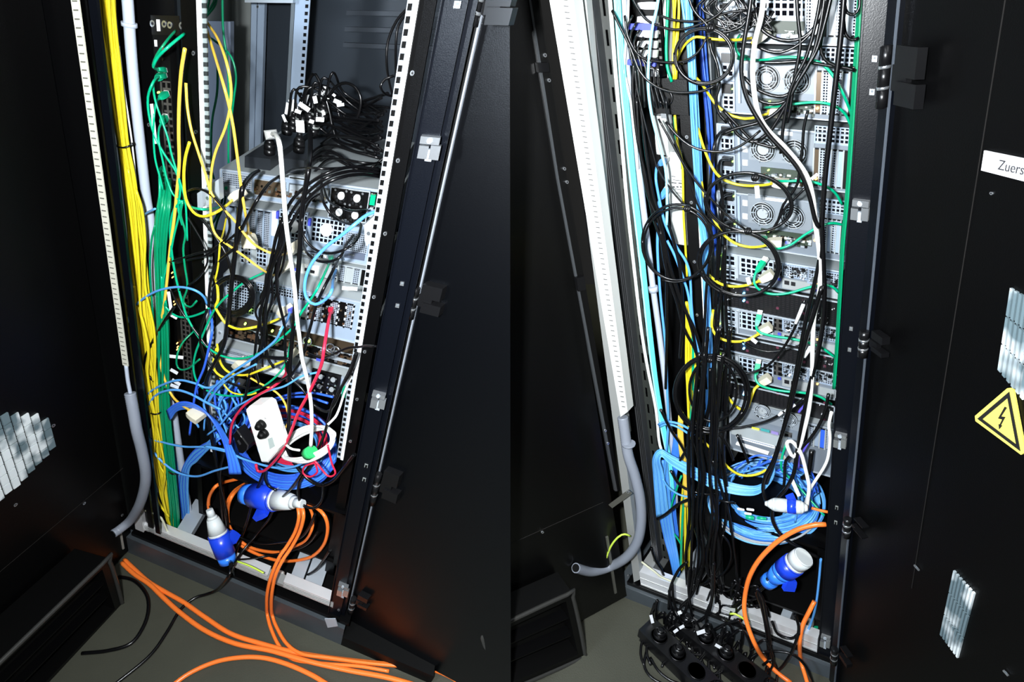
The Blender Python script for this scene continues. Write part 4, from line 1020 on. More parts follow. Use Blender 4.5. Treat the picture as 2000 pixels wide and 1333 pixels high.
LG = [
 ('bright green cable arching from the top of the upright switch down to its first plug', [(360, 66, .13), (345, 78), (325, 95), (308, 112), (300, 128), (303, 134), (314, 136, .13)], GRN2, 5.5),
 ('dark green cable arching behind the bright green one at the upright switch top', [(343, 60, .14), (332, 72), (318, 90), (306, 108), (299, 126), (300, 133)], GRN, 4.5),
 ('green cable bowing left from the second plug of the upright switch', [(315, 149, .13), (306, 152), (297, 165), (289, 190), (291, 225), (302, 265), (320, 300), (345, 338), (352, 372), (348, 405), (356, 440)], GRN2, 4.5),
 ('green cable running right and down below the second plug of the upright switch', [(310, 152, .13), (300, 162), (303, 195), (316, 235), (328, 270), (336, 305), (350, 350), (362, 395), (366, 470)], GRN2, 4),
 ('green cable from the third plug of the upright switch hanging straight down', [(318, 188, .13), (306, 198), (301, 225), (300, 265), (303, 310), (312, 345), (318, 370)], GRN2, 4),
 ('green cable from the fourth plug of the upright switch', [(319, 236, .13), (311, 250), (310, 275), (318, 315), (326, 350), (338, 380), (355, 395)], GRN2, 4),
 ('long green cable hanging in a wide bow across the left cabinet to a server socket', [(354, 393), (340, 410), (333, 440), (334, 480), (343, 540), (356, 590), (368, 625), (395, 668), (425, 692), (462, 701), (500, 693), (540, 668), (572, 640), (588, 612), (607, 585), (622, 560), (640, 522), (646, 505, .24)], GRN2, 4.6),
 ('green cable hanging in the lowest wide bow above the royal blue coil', [(515, 533, .2), (480, 550), (448, 575), (430, 592), (414, 614), (398, 650), (382, 690), (378, 722), (386, 748), (402, 762), (430, 772), (470, 773), (505, 761), (540, 735), (560, 705), (570, 655), (577, 625)], GRN2, 4.2),
 ('green cable joining the topmost server from the left punched rail', [(358, 393, .1), (372, 404), (395, 409), (420, 407), (430, 402, .2)], GRN2, 5),
 ('green cable bow behind the orange-yellow cable, right of the green bundle', [(316, 540), (317, 575), (324, 600), (345, 618), (372, 619), (402, 608), (408, 600)], GRN2, 4.4),
 ('dark green loop near the lower upright switch', [(378, 648, .14), (358, 668), (347, 690), (345, 712), (352, 722), (368, 720), (390, 702)], GRN, 3.6),
 ('green strand running beside the green bundle down to the grey tube', [(303, 440), (296, 470), (293, 520), (296, 580), (301, 640), (308, 700)], GRN, 3.6),
 ('green cable descending on the right of the upright switches', [(357, 395), (353, 420), (362, 455), (358, 485), (361, 520), (366, 560), (358, 590), (372, 600), (384, 588)], GRN, 4),
 ('green cable crossing from the yellow cable towards the green bundle', [(356, 392), (350, 420), (340, 460), (332, 500), (323, 530), (318, 565), (326, 598)], GRN2, 4),
]
for l, p, m, w in LG: cable(L, p, .08, w, m, l, name='patch_cable', ends=[(-1, 'rj', GPLUG)] if l.startswith(('bright', 'long')) else ([(0, 'rj', GPLUG)] if 'plug of' in l else None))
for p in ([(434, -20), (436, 60), (444, 120), (447, 200), (446, 300), (447, 330)], [(405, 70), (430, 88), (452, 112), (461, 150), (457, 190), (452, 230)], [(425, 120), (424, 180), (414, 240), (412, 320), (418, 350)], [(421, -20), (417, 5), (408, 20), (402, 34)], [(412, -20), (408, 5), (404, 20), (402, 30)], [(426, -20), (421, 8), (412, 22), (403, 32)], [(436, 330), (440, 390), (425, 430), (418, 460)], [(432, 340), (434, 390), (422, 425), (412, 440)]):
    cable(L, p, .36, 4.2, GRN, 'dark green cable hanging in the open space behind the left punched rail', group='dark green cables behind the left punched rail', name='patch_cable')
# yellow cables to grey adapters
def adapter(fr, u, v, d, ang, label, w=.03, l=.032):
    p = fr.hit(u, v, d); a = math.radians(ang)
    dr = (fr.A*math.cos(a)+fr.U.normalized()*math.sin(a)).normalized()
    o = MB(); orient_box(o, p-dr*l/2, p+dr*l/2, w, .016, BEIGE, taper=.75); ob = o.build('console_adapter', label=label, cat='adapter')
    mb = MB(); orient_box(mb, p-dr*(l/2+.004), p-dr*(l/2-.004), .012, .009, YEL2, taper=.8); mb.build('socket', ob); return ob
ADL = [(463, 383, 40, 'beige adapter at the lower left of the topmost silver server'), (487, 470, -80, 'beige adapter hanging on a yellow cable left of the fan grilles'), (573, 487, 60, 'beige adapter under the left fan grille'),
       (553, 525, 50, 'beige adapter above the wide bare server lid'), (556, 608, 45, 'beige adapter in front of the deep server with the bare lid'), (466, 711, 50, 'beige adapter on the lowest silver server, left end'), (568, 695, 50, 'beige adapter at the middle of the lowest silver server')]
for u, v, a, l in ADL: adapter(L, u, v, .17, a, l)
adapter(L, 382, 811, .05, -20, 'beige adapter hanging free in front of the blue cables', .034, .036)
LY = [
 ('yellow cable swinging right then back behind the left punched rail, from the top', [(404, 43, .2), (425, 75), (442, 120), (451, 165), (450, 205), (440, 250), (420, 300), (412, 345), (411, 400), (414, 440), (425, 463), (450, 482), (480, 503), (505, 522), (530, 537), (546, 536, .17)], YEL2, 5),
 ('yellow cable crossing the other one and ending at the adapter beside the fan grilles', [(403, 55, .2), (420, 110), (435, 160), (447, 205), (456, 250), (464, 310), (471, 365), (478, 410), (484, 440), (486, 458, .16)], YEL2, 5.5),
 ('orange-yellow cable hanging down past the green bundle to the free beige adapter', [(361, 95, .07), (354, 140), (350, 200), (349, 260), (350, 320), (345, 380), (340, 430), (333, 480), (328, 530), (325, 560), (320, 600), (311, 650), (311, 690), (318, 730), (333, 768), (350, 788), (374, 804, .05)], YEL2, 5.6),
 ('yellow cable running from beside the grey channel across to the adapter under the fan grille', [(363, 162, .09), (366, 210), (374, 255), (388, 300), (403, 345), (413, 378), (440, 412), (462, 436), (482, 463), (500, 480), (525, 493), (550, 498), (566, 493, .16)], YEL2, 5),
 ('yellow cable sagging from the grey channel to the adapter of the topmost server', [(370, 278, .08), (362, 308), (359, 345), (363, 388), (378, 415), (397, 423), (420, 416), (442, 402), (455, 390, .16)], YEL, 5.6),
 ('short yellow cable behind the second silver server, left edge', [(442, 425, .2), (436, 455), (430, 475), (426, 520), (420, 548)], YEL, 3.6),
 ('yellow cable swinging under the black ring coil to the adapter of the deep server', [(418, 540, .12), (424, 556), (426, 585), (421, 600), (432, 620), (443, 634), (465, 643), (490, 641), (520, 633), (545, 623, .16)], YEL, 5.2),
 ('yellow cable bowing along the lowest silver server', [(424, 672, .12), (428, 700), (436, 718), (452, 730), (480, 733), (510, 723), (545, 709), (558, 703, .16)], YEL, 4.6),
 ('short yellow loop left of the lowest silver server', [(423, 680, .12), (417, 705), (420, 725), (436, 737), (450, 734), (459, 722, .16)], YEL, 4.4),
 ('yellow cable dropping from the lowest server into the royal blue coil', [(483, 735), (505, 748), (533, 762), (552, 780), (562, 805), (561, 830), (548, 848)], YEL2, 4),
 ('yellow cable crossing low behind the blue tangle', [(430, 738), (440, 755), (455, 768), (485, 772), (500, 768)], YEL, 3.4),
]
for l, p, m, w in LY: cable(L, p, .08, w, m, l, name='patch_cable')
# blue cables
LB = [
 ('light blue cable arching over the yellow and green bundles', [(246, 655, .03), (250, 626), (263, 600), (285, 580), (315, 566), (350, 561), (380, 567), (398, 580), (405, 596, .1)], SKY, 4.6),
 ('light blue cable looping down from the right punched rail over the fan grille', [(744, 411, .14), (717, 420), (690, 441), (662, 464), (640, 480), (612, 510), (598, 540), (595, 568), (601, 586), (616, 595), (636, 585), (648, 568), (651, 545), (656, 528, .25)], SKY, 6.5),
 ('blue cable leaving the deep server and sweeping left across the lowest servers', [(567, 607, .17), (561, 625), (550, 643), (538, 665), (510, 689), (480, 710), (448, 731), (425, 750), (408, 768), (398, 790), (405, 812)], SKY, 4.6),
 ('light blue loop hanging furthest left around the yellow bundle, outer turn', [(440, 742, .08), (408, 758), (380, 749), (350, 743), (320, 751), (292, 767), (277, 790), (276, 820), (288, 853), (320, 865), (360, 873), (400, 874), (440, 882)], SKY, 4.4),
 ('light blue loop hanging furthest left around the yellow bundle, inner turn', [(430, 800, .06), (402, 786), (370, 769), (340, 762), (308, 770), (290, 792), (283, 820), (287, 850), (298, 880), (322, 907), (350, 925), (385, 931), (420, 920), (450, 912)], SKY, 4.6),
 ('short light blue cable crossing the pale tube', [(273, 430, .11), (284, 418), (303, 408)], SKY, 4),
 ('blue cable running up beside the left punched rail', [(408, 600, .12), (413, 620), (414, 650), (408, 680), (398, 720), (385, 752), (378, 790), (370, 850)], ROY, 4.6),
 ('light blue cable slanting from the left to the lowest server sockets', [(405, 790, .08), (425, 760), (450, 738), (480, 722), (500, 712)], SKY, 4),
 ('light blue cable running from the red cable to the left loops', [(625, 727, .1), (590, 735), (555, 755), (520, 765), (480, 785), (455, 800), (430, 830), (405, 850)], SKY, 4),
 ('light blue cable crossing the front of the royal blue coil', [(400, 872, .06), (440, 880), (470, 895), (510, 908), (545, 915), (575, 912), (600, 900)], SKY, 4.6),
]
for l, p, m, w in LB: cable(L, p, .07, w, m, l, name='patch_cable', ends=[(0, 'rj', BLUEP)] if 'leaving' in l else None, tags=[(668, 563, .12, 30, 2, 7)] if 'right punched' in l else ([(555, 634, .12, -8, 12, 5)] if 'leaving' in l else None))
for i in range(9):
    o_ = i*2.4
    cable(L, [(326+o_*.3, 803+o_*.9), (345, 789+o_*.7), (368, 787+o_*.6), (395+o_*.2, 800+o_*.3), (418+o_*.3, 826), (436+o_*.5, 862), (446+o_*.9, 900), (449+o_*1.1, 926)], .05+.002*i, 4.2, ROY if i % 3 == 0 else mat('mid blue cable jacket', (.05, .22, .8), .32), 'blue cable of the flat arch that drops over the black box', group='blue cables of the flat arch', name='patch_cable')
for i in range(9):
    o_ = random.uniform(-3, 3)
    cable(L, [(425+o_*2, 850+o_*3), (400, 868+i*2), (376+i, 885+i*2), (358+i*1.5, 915), (352+i*1.8, 950), (356+i*1.5, 990), (362+i*.8, 1035+o_)], .12, 4, SKY if i % 3 else ROY, 'blue cable bending down into the base beside the green bundle', group='blue cables bending into the base of the left cabinet', name='patch_cable')
for i in range(5):
    cable(L, [(334+i*1.5, 810), (340+i*2, 860), (346+i*2, 930), (352+i*2.5, 990), (360+i*2, 1035)], .13, 3.6, ROY if i % 2 else SKY, 'blue cable running straight down right of the green bundle', group='straight blue cables right of the green bundle', name='patch_cable')
for i in range(26):                       # tangle below the lowest server, each one measured loosely in the dark corner
    u0 = random.uniform(405, 470); v0 = random.uniform(735, 770); u1 = random.uniform(385, 480); v1 = random.uniform(800, 880)
    cable(L, [(u0, v0), ((u0+u1)/2+random.uniform(-25, 25), (v0+v1)/2-10), (u1+random.uniform(-12, 12), v1-20), (u1, v1)], random.uniform(.08, .2), random.choice([3.4, 4, 4.4]), random.choice([SKY, SKY, ROY, ROY, SKY]), 'blue cable in the tangle below the lowest silver server', group='blue tangle below the lowest server', name='patch_cable')
# coils: turns lying on a shelf
def coil(fr, cu, cv, ru, rv, d0, dk, turns, w, m, label, jit=.06, rot=0, cat='cable coil', name='cable_coil', n=26, a0=0, arc=None, group=None, lift=0):
    """one long cable laid in turns; front of each turn nearer than its back by dk"""
    pts = []; N = int(n*turns); k1 = 1; k2 = 1; du = dv = 0
    for i in range(N+1):
        if i % n == 0:
            tk = random.uniform(1-jit, 1+jit); tu = random.uniform(-1, 1)*ru*jit*.7; tv = random.uniform(-1, 1)*rv*jit*.7
        k1 += (tk-k1)*.2; du += (tu-du)*.2; dv += (tv-dv)*.2
        a = a0 + 2*math.pi*i/n; x, y = math.cos(a)*ru*k1, math.sin(a)*rv*k1
        c_, s_ = math.cos(rot), math.sin(rot)
        pts.append((cu+du+x*c_-y*s_, cv+dv+x*s_+y*c_, d0-math.sin(a)*dk))
    P = [fr.hit(*p) for p in pts]; r = w/2*depthof(P[0])/F
    return MB().tube(spline(P, .03), r, m, 6).build(name, label=label, cat=cat, group=group)
for i in range(9):
    coil(L, 556, 868+i*.8, 80+i*2.9, 62+i*2.6, .19, .09, 2.2, 4.0, (ROY, ROY, MATS['mid blue cable jacket'])[i % 3], 'royal blue cable coiled on the black box, left cabinet', jit=.05, a0=i, rot=.12, group='royal blue cables of the coil on the left box')
for i in range(3):
    coil(L, 570, 868, 66-i*5, 50-i*4, .18, .07, 2, 4.2, SKY, 'light blue cable coiled inside the royal blue coil', jit=.1, a0=i*2, rot=.1, group='light blue turns inside the royal blue coil')
for i in range(3):
    coil(L, 566, 850+i*4, 72-i*8, 48-i*3, .15, .06, 2, 4.4, RED, 'red cable looped inside the royal blue coil', jit=.14, a0=i*2.2, rot=.2, group='red loops in the royal blue coil')
for pts in ([(446, 828), (470, 806), (500, 800), (540, 795), (590, 800), (632, 826), (652, 866)], [(520, 790), (560, 778), (600, 776), (640, 788)], [(525, 783), (570, 770), (610, 768), (650, 776)], [(468, 905), (500, 935), (540, 950), (590, 952), (630, 935), (655, 900)], [(455, 900), (490, 930), (530, 948), (580, 955), (625, 942), (650, 915)]):
    cable(L, pts, .15, 4.6, ROY, 'royal blue cable end draped over the royal blue coil', group='royal blue ends over the coil', name='patch_cable')
cable(L, [(646, 608, .18), (641, 632), (633, 680), (627, 715), (605, 765), (582, 808), (566, 850), (548, 886), (530, 908), (514, 921), (503, 920), (500, 908)], .06, 6, RED, 'red cable hanging from the slots of the deep silver server', name='patch_cable', ends=[(0, 'rj', RED)])
cable(L, [(561, 722, .16), (553, 740), (530, 758), (500, 775), (470, 800), (453, 830), (449, 868)], .06, 5, RED, 'red cable arching left from the lowest silver server to the black adapter', name='patch_cable', ends=[(0, 'rj', RED)])
cable(L, [(612, 905), (595, 912), (592, 925), (605, 932), (620, 922), (614, 900), (640, 930), (655, 925), (648, 905), (640, 870)], .05, 4, RED, 'red cable end looping on the right of the green hook tape', name='patch_cable')
# white cord with green hook tape
for i in range(5):
    coil(L, 603, 868, 56-i*2.5, 22+i*2.4, .08, .03, 1, 5.2, WHC, 'white cord wound in a flat coil and held by green hook tape', rot=-.42, jit=.08, a0=i*1.3, group='white cord turns held by green tape')
o = MB(); P = [L.hit(u, v, .03) for u, v in ((596, 874), (604, 872), (614, 880), (618, 891), (608, 898), (598, 893), (596, 874))]
c0 = L.hit(605, 885, .05); d1 = (L.hit(620, 876, .05)-L.hit(592, 893, .05)).normalized()
o.lathe(c0-d1*.012, c0+d1*.012, [(0, .0145), (.05, .015), (.95, .015), (1, .0145)], VELCRO, 16); o.build('hook_tape', label='green hook tape strap round the white cord', cat='strap')
cable(L, [(530, 263, .22), (537, 262), (545, 278), (549, 310), (552, 350), (555, 390), (559, 440), (567, 500), (575, 560), (580, 620), (585, 660), (590, 700), (600, 742), (607, 785), (609, 830), (607, 872, .05)], .06, 8.5, WHC, 'thick white power cord hanging from the power strip on the topmost server', 'cord', name='power_cable', ends=[(0, 'iec', WHC)])
cable(L, [(518, 798), (530, 800), (548, 818), (552, 840), (545, 850), (565, 875), (585, 880)], .06, 5, WHC, 'white cord leaving the white socket strip', 'cord', name='power_cable')
cable(L, [(640, 830, .06), (655, 815), (664, 795), (672, 770), (686, 735)], .1, 5, WHC, 'white cord climbing to the right punched rail', 'cord', name='power_cable')
# white socket strip lying on the coil
def slab(fr, px, d, th, m, m2=None):
    f = [fr.hit(u, v, d) for u, v in px]; n_ = (f[1]-f[0]).cross(f[-1]-f[0]).normalized()
    if n_.dot(CAM-f[0]) > 0: n_ = -n_
    b = [p+n_*th for p in f]; mb = MB(); mid = sum(f, Vector())/len(f)
    fi = [p.lerp(mid, .06)-n_*.003 for p in f]
    mb.grid([b, f, fi], m, smooth=False); return mb, n_, mid
o = thing('socket_strip', L.hit(520, 880, .06), 'white socket strip lying slanted on the royal blue coil', 'socket strip')
mb, nn, mid = slab(L, [(481, 800), (488, 793), (510, 792), (518, 797), (545, 876), (541, 884), (524, 904), (512, 903)], .03, .035, WHC); mb.build('body', o)
for (u, v) in ((513, 828), (518, 845)):
    mb = MB(); c = L.hit(u, v, .027); mb.lathe(c, c-nn*.02, [(0, .012), (.5, .011), (1, .006)], DARK, 12); mb.build('black_plug', o, label='black plug')
mb = MB(); mb.poly(L, [(523, 858), (532, 855), (537, 872), (527, 878)], .026, .001, mat('grey label', (.45, .52, .5), .5)); mb.build('rating_label', o)
o = thing('power_adapter', L.hit(470, 880, .05), 'small black adapter with a white label at the left of the royal blue coil', 'adapter')
mb, nn, mid = slab(L, [(456, 848), (463, 839), (486, 870), (484, 879), (475, 886), (468, 884)], .03, .025, SATIN); mb.build('body', o)
mb = MB(); mb.poly(L, [(460, 858), (470, 852), (479, 868), (469, 876)], .027, .001, LABEL); mb.poly(L, [(463, 862), (466, 860), (471, 868), (468, 870)], .0262, .001, TXT); mb.build('rating_label', o)
# orange cables
coilO = [
 ('orange cable of the ring in the black box, inner turn', [(496, 944, .22), (470, 953), (452, 972), (445, 1000), (448, 1028), (462, 1050), (485, 1068), (515, 1077), (548, 1079), (568, 1070), (582, 1046), (590, 1015), (589, 988)], 6.5),
 ('orange cable of the ring in the black box, crossing turn', [(478, 945, .22), (455, 962), (441, 990), (440, 1020), (450, 1045), (470, 1065), (500, 1082), (540, 1095), (575, 1096), (610, 1087), (632, 1065), (640, 1035), (635, 1010), (618, 992), (597, 984, .12)], 6.5),
 ('orange cable arching at the upper left inside the black box', [(466, 936, .2), (440, 942), (422, 950), (410, 968), (407, 985), (409, 1000)], 6.5),
 ('orange cable turning right inside the black box below the blue plug', [(604, 990, .15), (611, 1010), (609, 1035), (595, 1058), (570, 1070), (548, 1078)], 5.5),
]
for l, p, w in coilO: cable(L, p, .1, w, MATS['orange cable jacket'], l, 'cable', name='orange_cable')
OM = MATS['orange cable jacket']
cable(L, [(581, 987, .1), (584, 1010, .08), (577, 1038, .07), (562, 1065, .05), (545, 1090, .02), (530, 1125, -.005), (522, 1160, -.015), (521, 1186, -.012), (522, 1200, 'f', .01), (528, 1225, 'f'), (545, 1262, 'f'), (572, 1288, 'f'), (630, 1297, 'f', .012), (700, 1302, 'f', .012), (760, 1312, 'f')], 0, 7, OM, 'orange cable coming over the left front rail, left one of the pair', name='orange_cable')
cable(L, [(590, 987, .1), (593, 1010, .08), (585, 1040, .07), (569, 1070, .05), (552, 1095, .02), (538, 1125, -.005), (531, 1160, -.015), (530, 1188, -.012), (532, 1203, 'f', .01), (540, 1225, 'f'), (560, 1258, 'f', .01), (590, 1278, 'f', .016), (640, 1285, 'f', .02), (720, 1296, 'f', .015), (800, 1303, 'f')], 0, 7, OM, 'orange cable coming over the left front rail, right one of the pair', name='orange_cable')
FO = [
 ('orange floor cable before the left cabinet, upper one of the long pair', [(243, 1094), (262, 1112), (290, 1137), (325, 1158), (360, 1178), (400, 1206), (450, 1238), (510, 1258), (580, 1276), (660, 1288), (740, 1297), (830, 1305), (880, 1322), (910, 1345)], .007),
 ('orange floor cable before the left cabinet, lower one of the long pair', [(238, 1100), (262, 1122), (292, 1142), (318, 1167), (350, 1196), (400, 1232), (460, 1258), (530, 1272), (600, 1292), (680, 1310), (760, 1325), (830, 1345)], .012),
 ('orange cable curving into the picture bottom, nearest the camera', [(330, 1345), (370, 1316), (420, 1294), (470, 1285), (515, 1286), (560, 1298), (610, 1320), (650, 1345)], .007)]
for l, p, z in FO: cable(L, [(a, b, 'f', z) for a, b in p], 0, 9, OM, l, name='orange_cable', n=9)
# blue and white mains plugs
def mains(fr, p, q, label, style=0, k=.15):
    """round industrial plug from p (cable side) to q: (u,v,d)"""
    P_, Q_ = fr.hit(*p), fr.hit(*q); ln = (Q_-P_).length; o = thing('mains_plug', (P_+Q_)/2, label, 'plug'); r = ln*k
    W_ = mat('white plug plastic', (.6, .64, .64), .35)
    if style == 0:
        pr = ([(0, r*.35), (.12, r*.42), (.16, r*.6), (.42, r*.95), (.46, r*.98)], [(.455, r*1.05), (.47, r*1.08), (.84, r*1.04), (.86, r*.9)], [(.855, r*.86), (.87, r*.92), (.985, r*.88), (1, r*.75), (1, .001)])
        ms = (W_, CBLUE, CBLUE2)
    elif style == 1:      # white body, blue collar, white grip
        pr = ([(0, r*.3), (.06, r*.45), (.18, r*.9), (.24, r*1.02), (.52, r*1.02), (.54, r)], [(.53, r*1.08), (.55, r*1.1), (.72, r*1.1), (.74, r)], [(.735, r*1.0), (.86, r*.95), (.93, r*.6), (1, r*.42), (1, .001)])
        ms = (W_, CBLUE, W_)
    else:
        pr = ([(0, r*.9), (.02, r*1.0), (.2, r*1.02), (.26, r*1.02)], [(.25, r*1.08), (.27, r*1.1), (.5, r*1.08), (.52, r)], [(.515, r*1.02), (.6, r*.98), (.82, r*.72), (.84, r*.8), (.98, r*.76), (1, r*.6), (1, .001)])
        ms = (W_, CBLUE, CBLUE2)
    mb = MB(); mb.lathe(P_, Q_, pr[0], ms[0], 20); mb.build('grip', o, label='white grip')
    mb = MB(); mb.lathe(P_, Q_, pr[1], ms[1], 20); mb.build('collar', o, label='dark blue collar')
    mb = MB(); mb.lathe(P_, Q_, pr[2], ms[2], 20); mb.build('gland', o)
    c = P_.lerp(Q_, .6); z = (Q_-P_).normalized(); up = (CAM-c).cross(z).normalized()
    mb = MB(); orient_box(mb, c+up*r*1.0-z*r*.5, c+up*r*1.5+z*r*.6, r*1.1, r*.5, CBLUE, taper=.8); mb.build('flap', o, label='dark blue flap'); return o
mains(L, (592, 985, .08), (478, 965, .08), 'blue and white mains plug lying across the top of the orange ring')
mains(L, (409, 996, .02), (446, 1099, -.01), 'blue and white mains plug hanging at the left of the orange ring')
# black cords ---------------------------------------------------------------------
K = [
 ('black cord falling from the power strip past the beige adapter to the base plugs', [(505, 335, .2), (490, 345), (474, 367), (471, 392), (466, 432), (460, 490), (452, 560), (446, 620), (438, 670), (422, 705), (405, 738), (401, 770), (407, 820), (420, 890), (431, 950), (441, 1000), (445, 1044), (444, 1080), (452, 1104, -.03)], 8),
 ('black cord running down left of the white socket strip to the base plugs', [(566, 700), (545, 700), (500, 700), (489, 730), (480, 775), (460, 815), (445, 850), (436, 890), (430, 930), (434, 990), (438, 1030), (447, 1075), (450, 1108, -.03)], 6.5),
 ('thick black cord hanging straight down the middle and out onto the floor', [(606, 250, .2), (606, 300), (603, 330), (597, 367), (591, 405), (587, 450), (585, 500), (580, 560), (575, 620), (570, 670), (566, 720), (565, 780), (562, 845), (545, 880), (520, 916), (506, 948), (495, 975), (483, 1020), (469, 1056), (456, 1092), (447, 1125, -.04), (425, 1152, 'f', .04), (402, 1162, 'f', .01), (380, 1169, 'f'), (352, 1192, 'f'), (325, 1237, 'f'), (290, 1284, 'f'), (215, 1345, 'f')], 7.5),
 ('black cord first in the arch over the fan module, down the cord bundle', [(743, 332, .2), (690, 326), (640, 338), (600, 362), (570, 392), (550, 432), (538, 470), (527, 520), (516, 570), (508, 620), (500, 670), (498, 720), (510, 760)], 6),
 ('black cord second in the arch over the fan module', [(743, 338, .2), (690, 334), (640, 347), (605, 372), (578, 402), (556, 442), (543, 485), (530, 530), (522, 580), (516, 640), (520, 690), (535, 720)], 6),
 ('black cord third in the arch over the fan module, longest one', [(742, 345, .2), (700, 341), (650, 352), (612, 378), (585, 410), (562, 450), (549, 490), (540, 540), (545, 590), (556, 640), (558, 700), (566, 735), (590, 760), (614, 792), (640, 804), (656, 784), (671, 748), (683, 724), (695, 690, .1)], 6),
 ('black cord closing a round loop over the right fan grille', [(628, 378, .2), (605, 393), (591, 425), (590, 450), (599, 472), (620, 490), (648, 495), (678, 485), (698, 466), (706, 440, .2)], 5.5),
 ('black cord passing below the white-hubbed fans', [(629, 340, .2), (628, 372), (634, 400), (652, 424), (675, 436), (700, 440, .22)], 5.5),
 ('black cord running between the upper and lower white-hubbed fans', [(632, 367, .2), (642, 392), (664, 405), (690, 412), (718, 410, .22)], 4.5),
 ('black cord in a second larger loop below the right fan grille', [(590, 440, .2), (593, 478), (603, 498), (622, 510), (645, 511), (665, 501), (675, 480), (690, 460, .2)], 5.5),
 ('black cord with a pale shine running down from the slot covers to the lower servers', [(662, 503, .2), (652, 525), (633, 562), (618, 595), (608, 632), (598, 668), (590, 700), (575, 725), (560, 745)], 6),
 ('black cord crossing the third silver server', [(545, 345, .2), (525, 360), (503, 390), (484, 424), (472, 450), (462, 480), (440, 500), (420, 520), (410, 560), (408, 600)], 6),
 ('black cord lying on the topmost server lid, front run', [(545, 348, .25), (570, 333), (600, 328), (640, 330), (690, 326), (740, 318, .3)], 5),
 ('black cord reaching right from the lowest server over the right punched rail', [(600, 690, .1), (630, 700), (655, 690), (680, 680), (700, 678), (716, 676), (735, 677, .05)], 4.5),
 ('black cord from the right rail sweeping over the white socket coil to the box', [(697, 690, .06), (684, 728), (664, 762), (650, 790), (641, 822), (631, 856), (612, 899), (592, 928), (583, 950), (585, 978), (596, 990), (615, 992), (630, 975), (632, 945)], 6),
 ('black cord sagging in a wide bow below the royal blue coil', [(520, 815, .03), (536, 836), (556, 868), (575, 905), (600, 935), (626, 948), (650, 940), (672, 915), (693, 888, .06)], 7),
 ('black cord dropping from the white socket strip to the base', [(524, 838, .03), (536, 848), (537, 868), (525, 890), (520, 915), (518, 935), (525, 950), (540, 958)], 6),
 ('black cord slanting from the box top to the base plugs', [(590, 925, .05), (568, 955), (540, 985), (525, 1015), (500, 1045), (472, 1080), (455, 1105, -.02)], 5),
 ('black cord bowing along the orange ring to the right', [(410, 988, .1), (422, 1010), (445, 1035), (475, 1053), (510, 1062), (545, 1060), (585, 1052), (604, 1030), (615, 1005)], 5),
 ('black cord lying over the front rail and curving up to the right', [(452, 1105, -.02), (462, 1130), (480, 1141), (515, 1139), (560, 1132), (590, 1128), (615, 1115), (632, 1095), (645, 1075, .08)], 5.5),
 ('black cord running right from the base plugs across the orange ring', [(458, 1094, 0), (490, 1092), (530, 1085), (565, 1078), (600, 1064), (620, 1040)], 4),
 ('black cable arching over the left punched rail at the slide bracket', [(358, 384, .09), (372, 371), (393, 370), (416, 384), (440, 412), (449, 440), (440, 468), (415, 487), (380, 497), (332, 512)], 5),
 ('black cable slanting from the upright switch to the black ring coil', [(358, 386, .09), (385, 418), (409, 447), (431, 478), (445, 505), (452, 535)], 5),
 ('black cable sagging left of the left punched rail', [(361, 417, .09), (385, 455), (400, 484), (405, 512), (388, 542), (360, 563), (340, 570)], 3.6),
 ('black cable crossing the lower upright switch on a slant', [(330, 560, .08), (349, 599), (372, 634), (395, 665), (420, 700)], 4.4),
 ('black cable curling round the yellow bundle', [(340, 600, .06), (318, 632), (298, 668), (284, 700), (286, 728), (304, 748), (330, 768), (345, 790)], 5),
 ('black cable in a long bow from the left rail to the lowest server', [(404, 605, .07), (391, 650), (396, 688), (415, 722), (443, 745), (478, 758), (510, 757), (545, 745), (568, 728), (560, 700)], 5),
 ('black cable reaching right from the slide bracket to the cord bundle', [(325, 518, .09), (365, 509), (400, 500), (430, 482), (455, 462), (475, 440)], 4.5),
]
for l, p, w in K: cable(L, p, .08, w, BLC, l, 'cord', name='power_cable')
for i in range(7):
    o_ = i*3.2
    j = lambda k=7: random.uniform(-k, k)
    cable(L, [(548+o_*1.1+j(4), 425+o_), (538+o_+j(), 480+j()), (526+o_+j(9), 530+j()), (514+o_*1.1+j(9), 575+j()), (507+o_*.9+j(9), 615+j()), (506+o_*.8+j(9), 655+j()), (494+o_*1.6+j(9), 705+j(12))], random.uniform(.07, .16), 4.8, BLC, 'black cord in the bundle hanging left of the thick white cord', 'cord', 'black cords left of the thick white cord', name='power_cable')
for i in range(4):
    coil(L, 454+i*.8, 578, 34+i*1.6, 32+i*2, .1, .0, 1.6, 4.4, BLC, 'black cable wound in a ring hanging before the deep server', jit=.06, a0=i*1.4, group='ring of black cable before the deep server')
cable(L, [(232, 1127, 'f'), (262, 1135, 'f'), (285, 1160, 'f'), (290, 1190, 'f'), (280, 1225, 'f'), (255, 1258, 'f'), (210, 1272, 'f'), (160, 1277, 'f')], 0, 7, BLC, 'black cord curving on the floor beside the air duct of the left cabinet', 'cord', name='power_cable')
cable(L, [(463, 1097, 0), (485, 1105), (500, 1112), (515, 1120)], 0, 3.6, YG, 'short yellow and green earth wire at the front rail of the left cabinet', 'wire', name='earth_wire')
cable(L, [(284, 998, .03), (298, 1002), (312, 1010), (318, 1018), (330, 1046)], .03, 4, mat('pale earth wire sleeve', (.55, .55, .4), .5), 'pale earth wire at the lower left corner of the left cabinet', 'wire', name='earth_wire')
cable(L, [(637, 1110, .2), (628, 1135), (624, 1155)], .2, 4, ROY, 'blue wire at the lower right corner inside the left cabinet', 'wire', name='patch_cable')
cable(L, [(628, 1155, .1), (640, 1158), (652, 1163)], .1, 3.5, SKY, 'light blue wire end at the right end of the left front rail', 'wire', name='patch_cable')
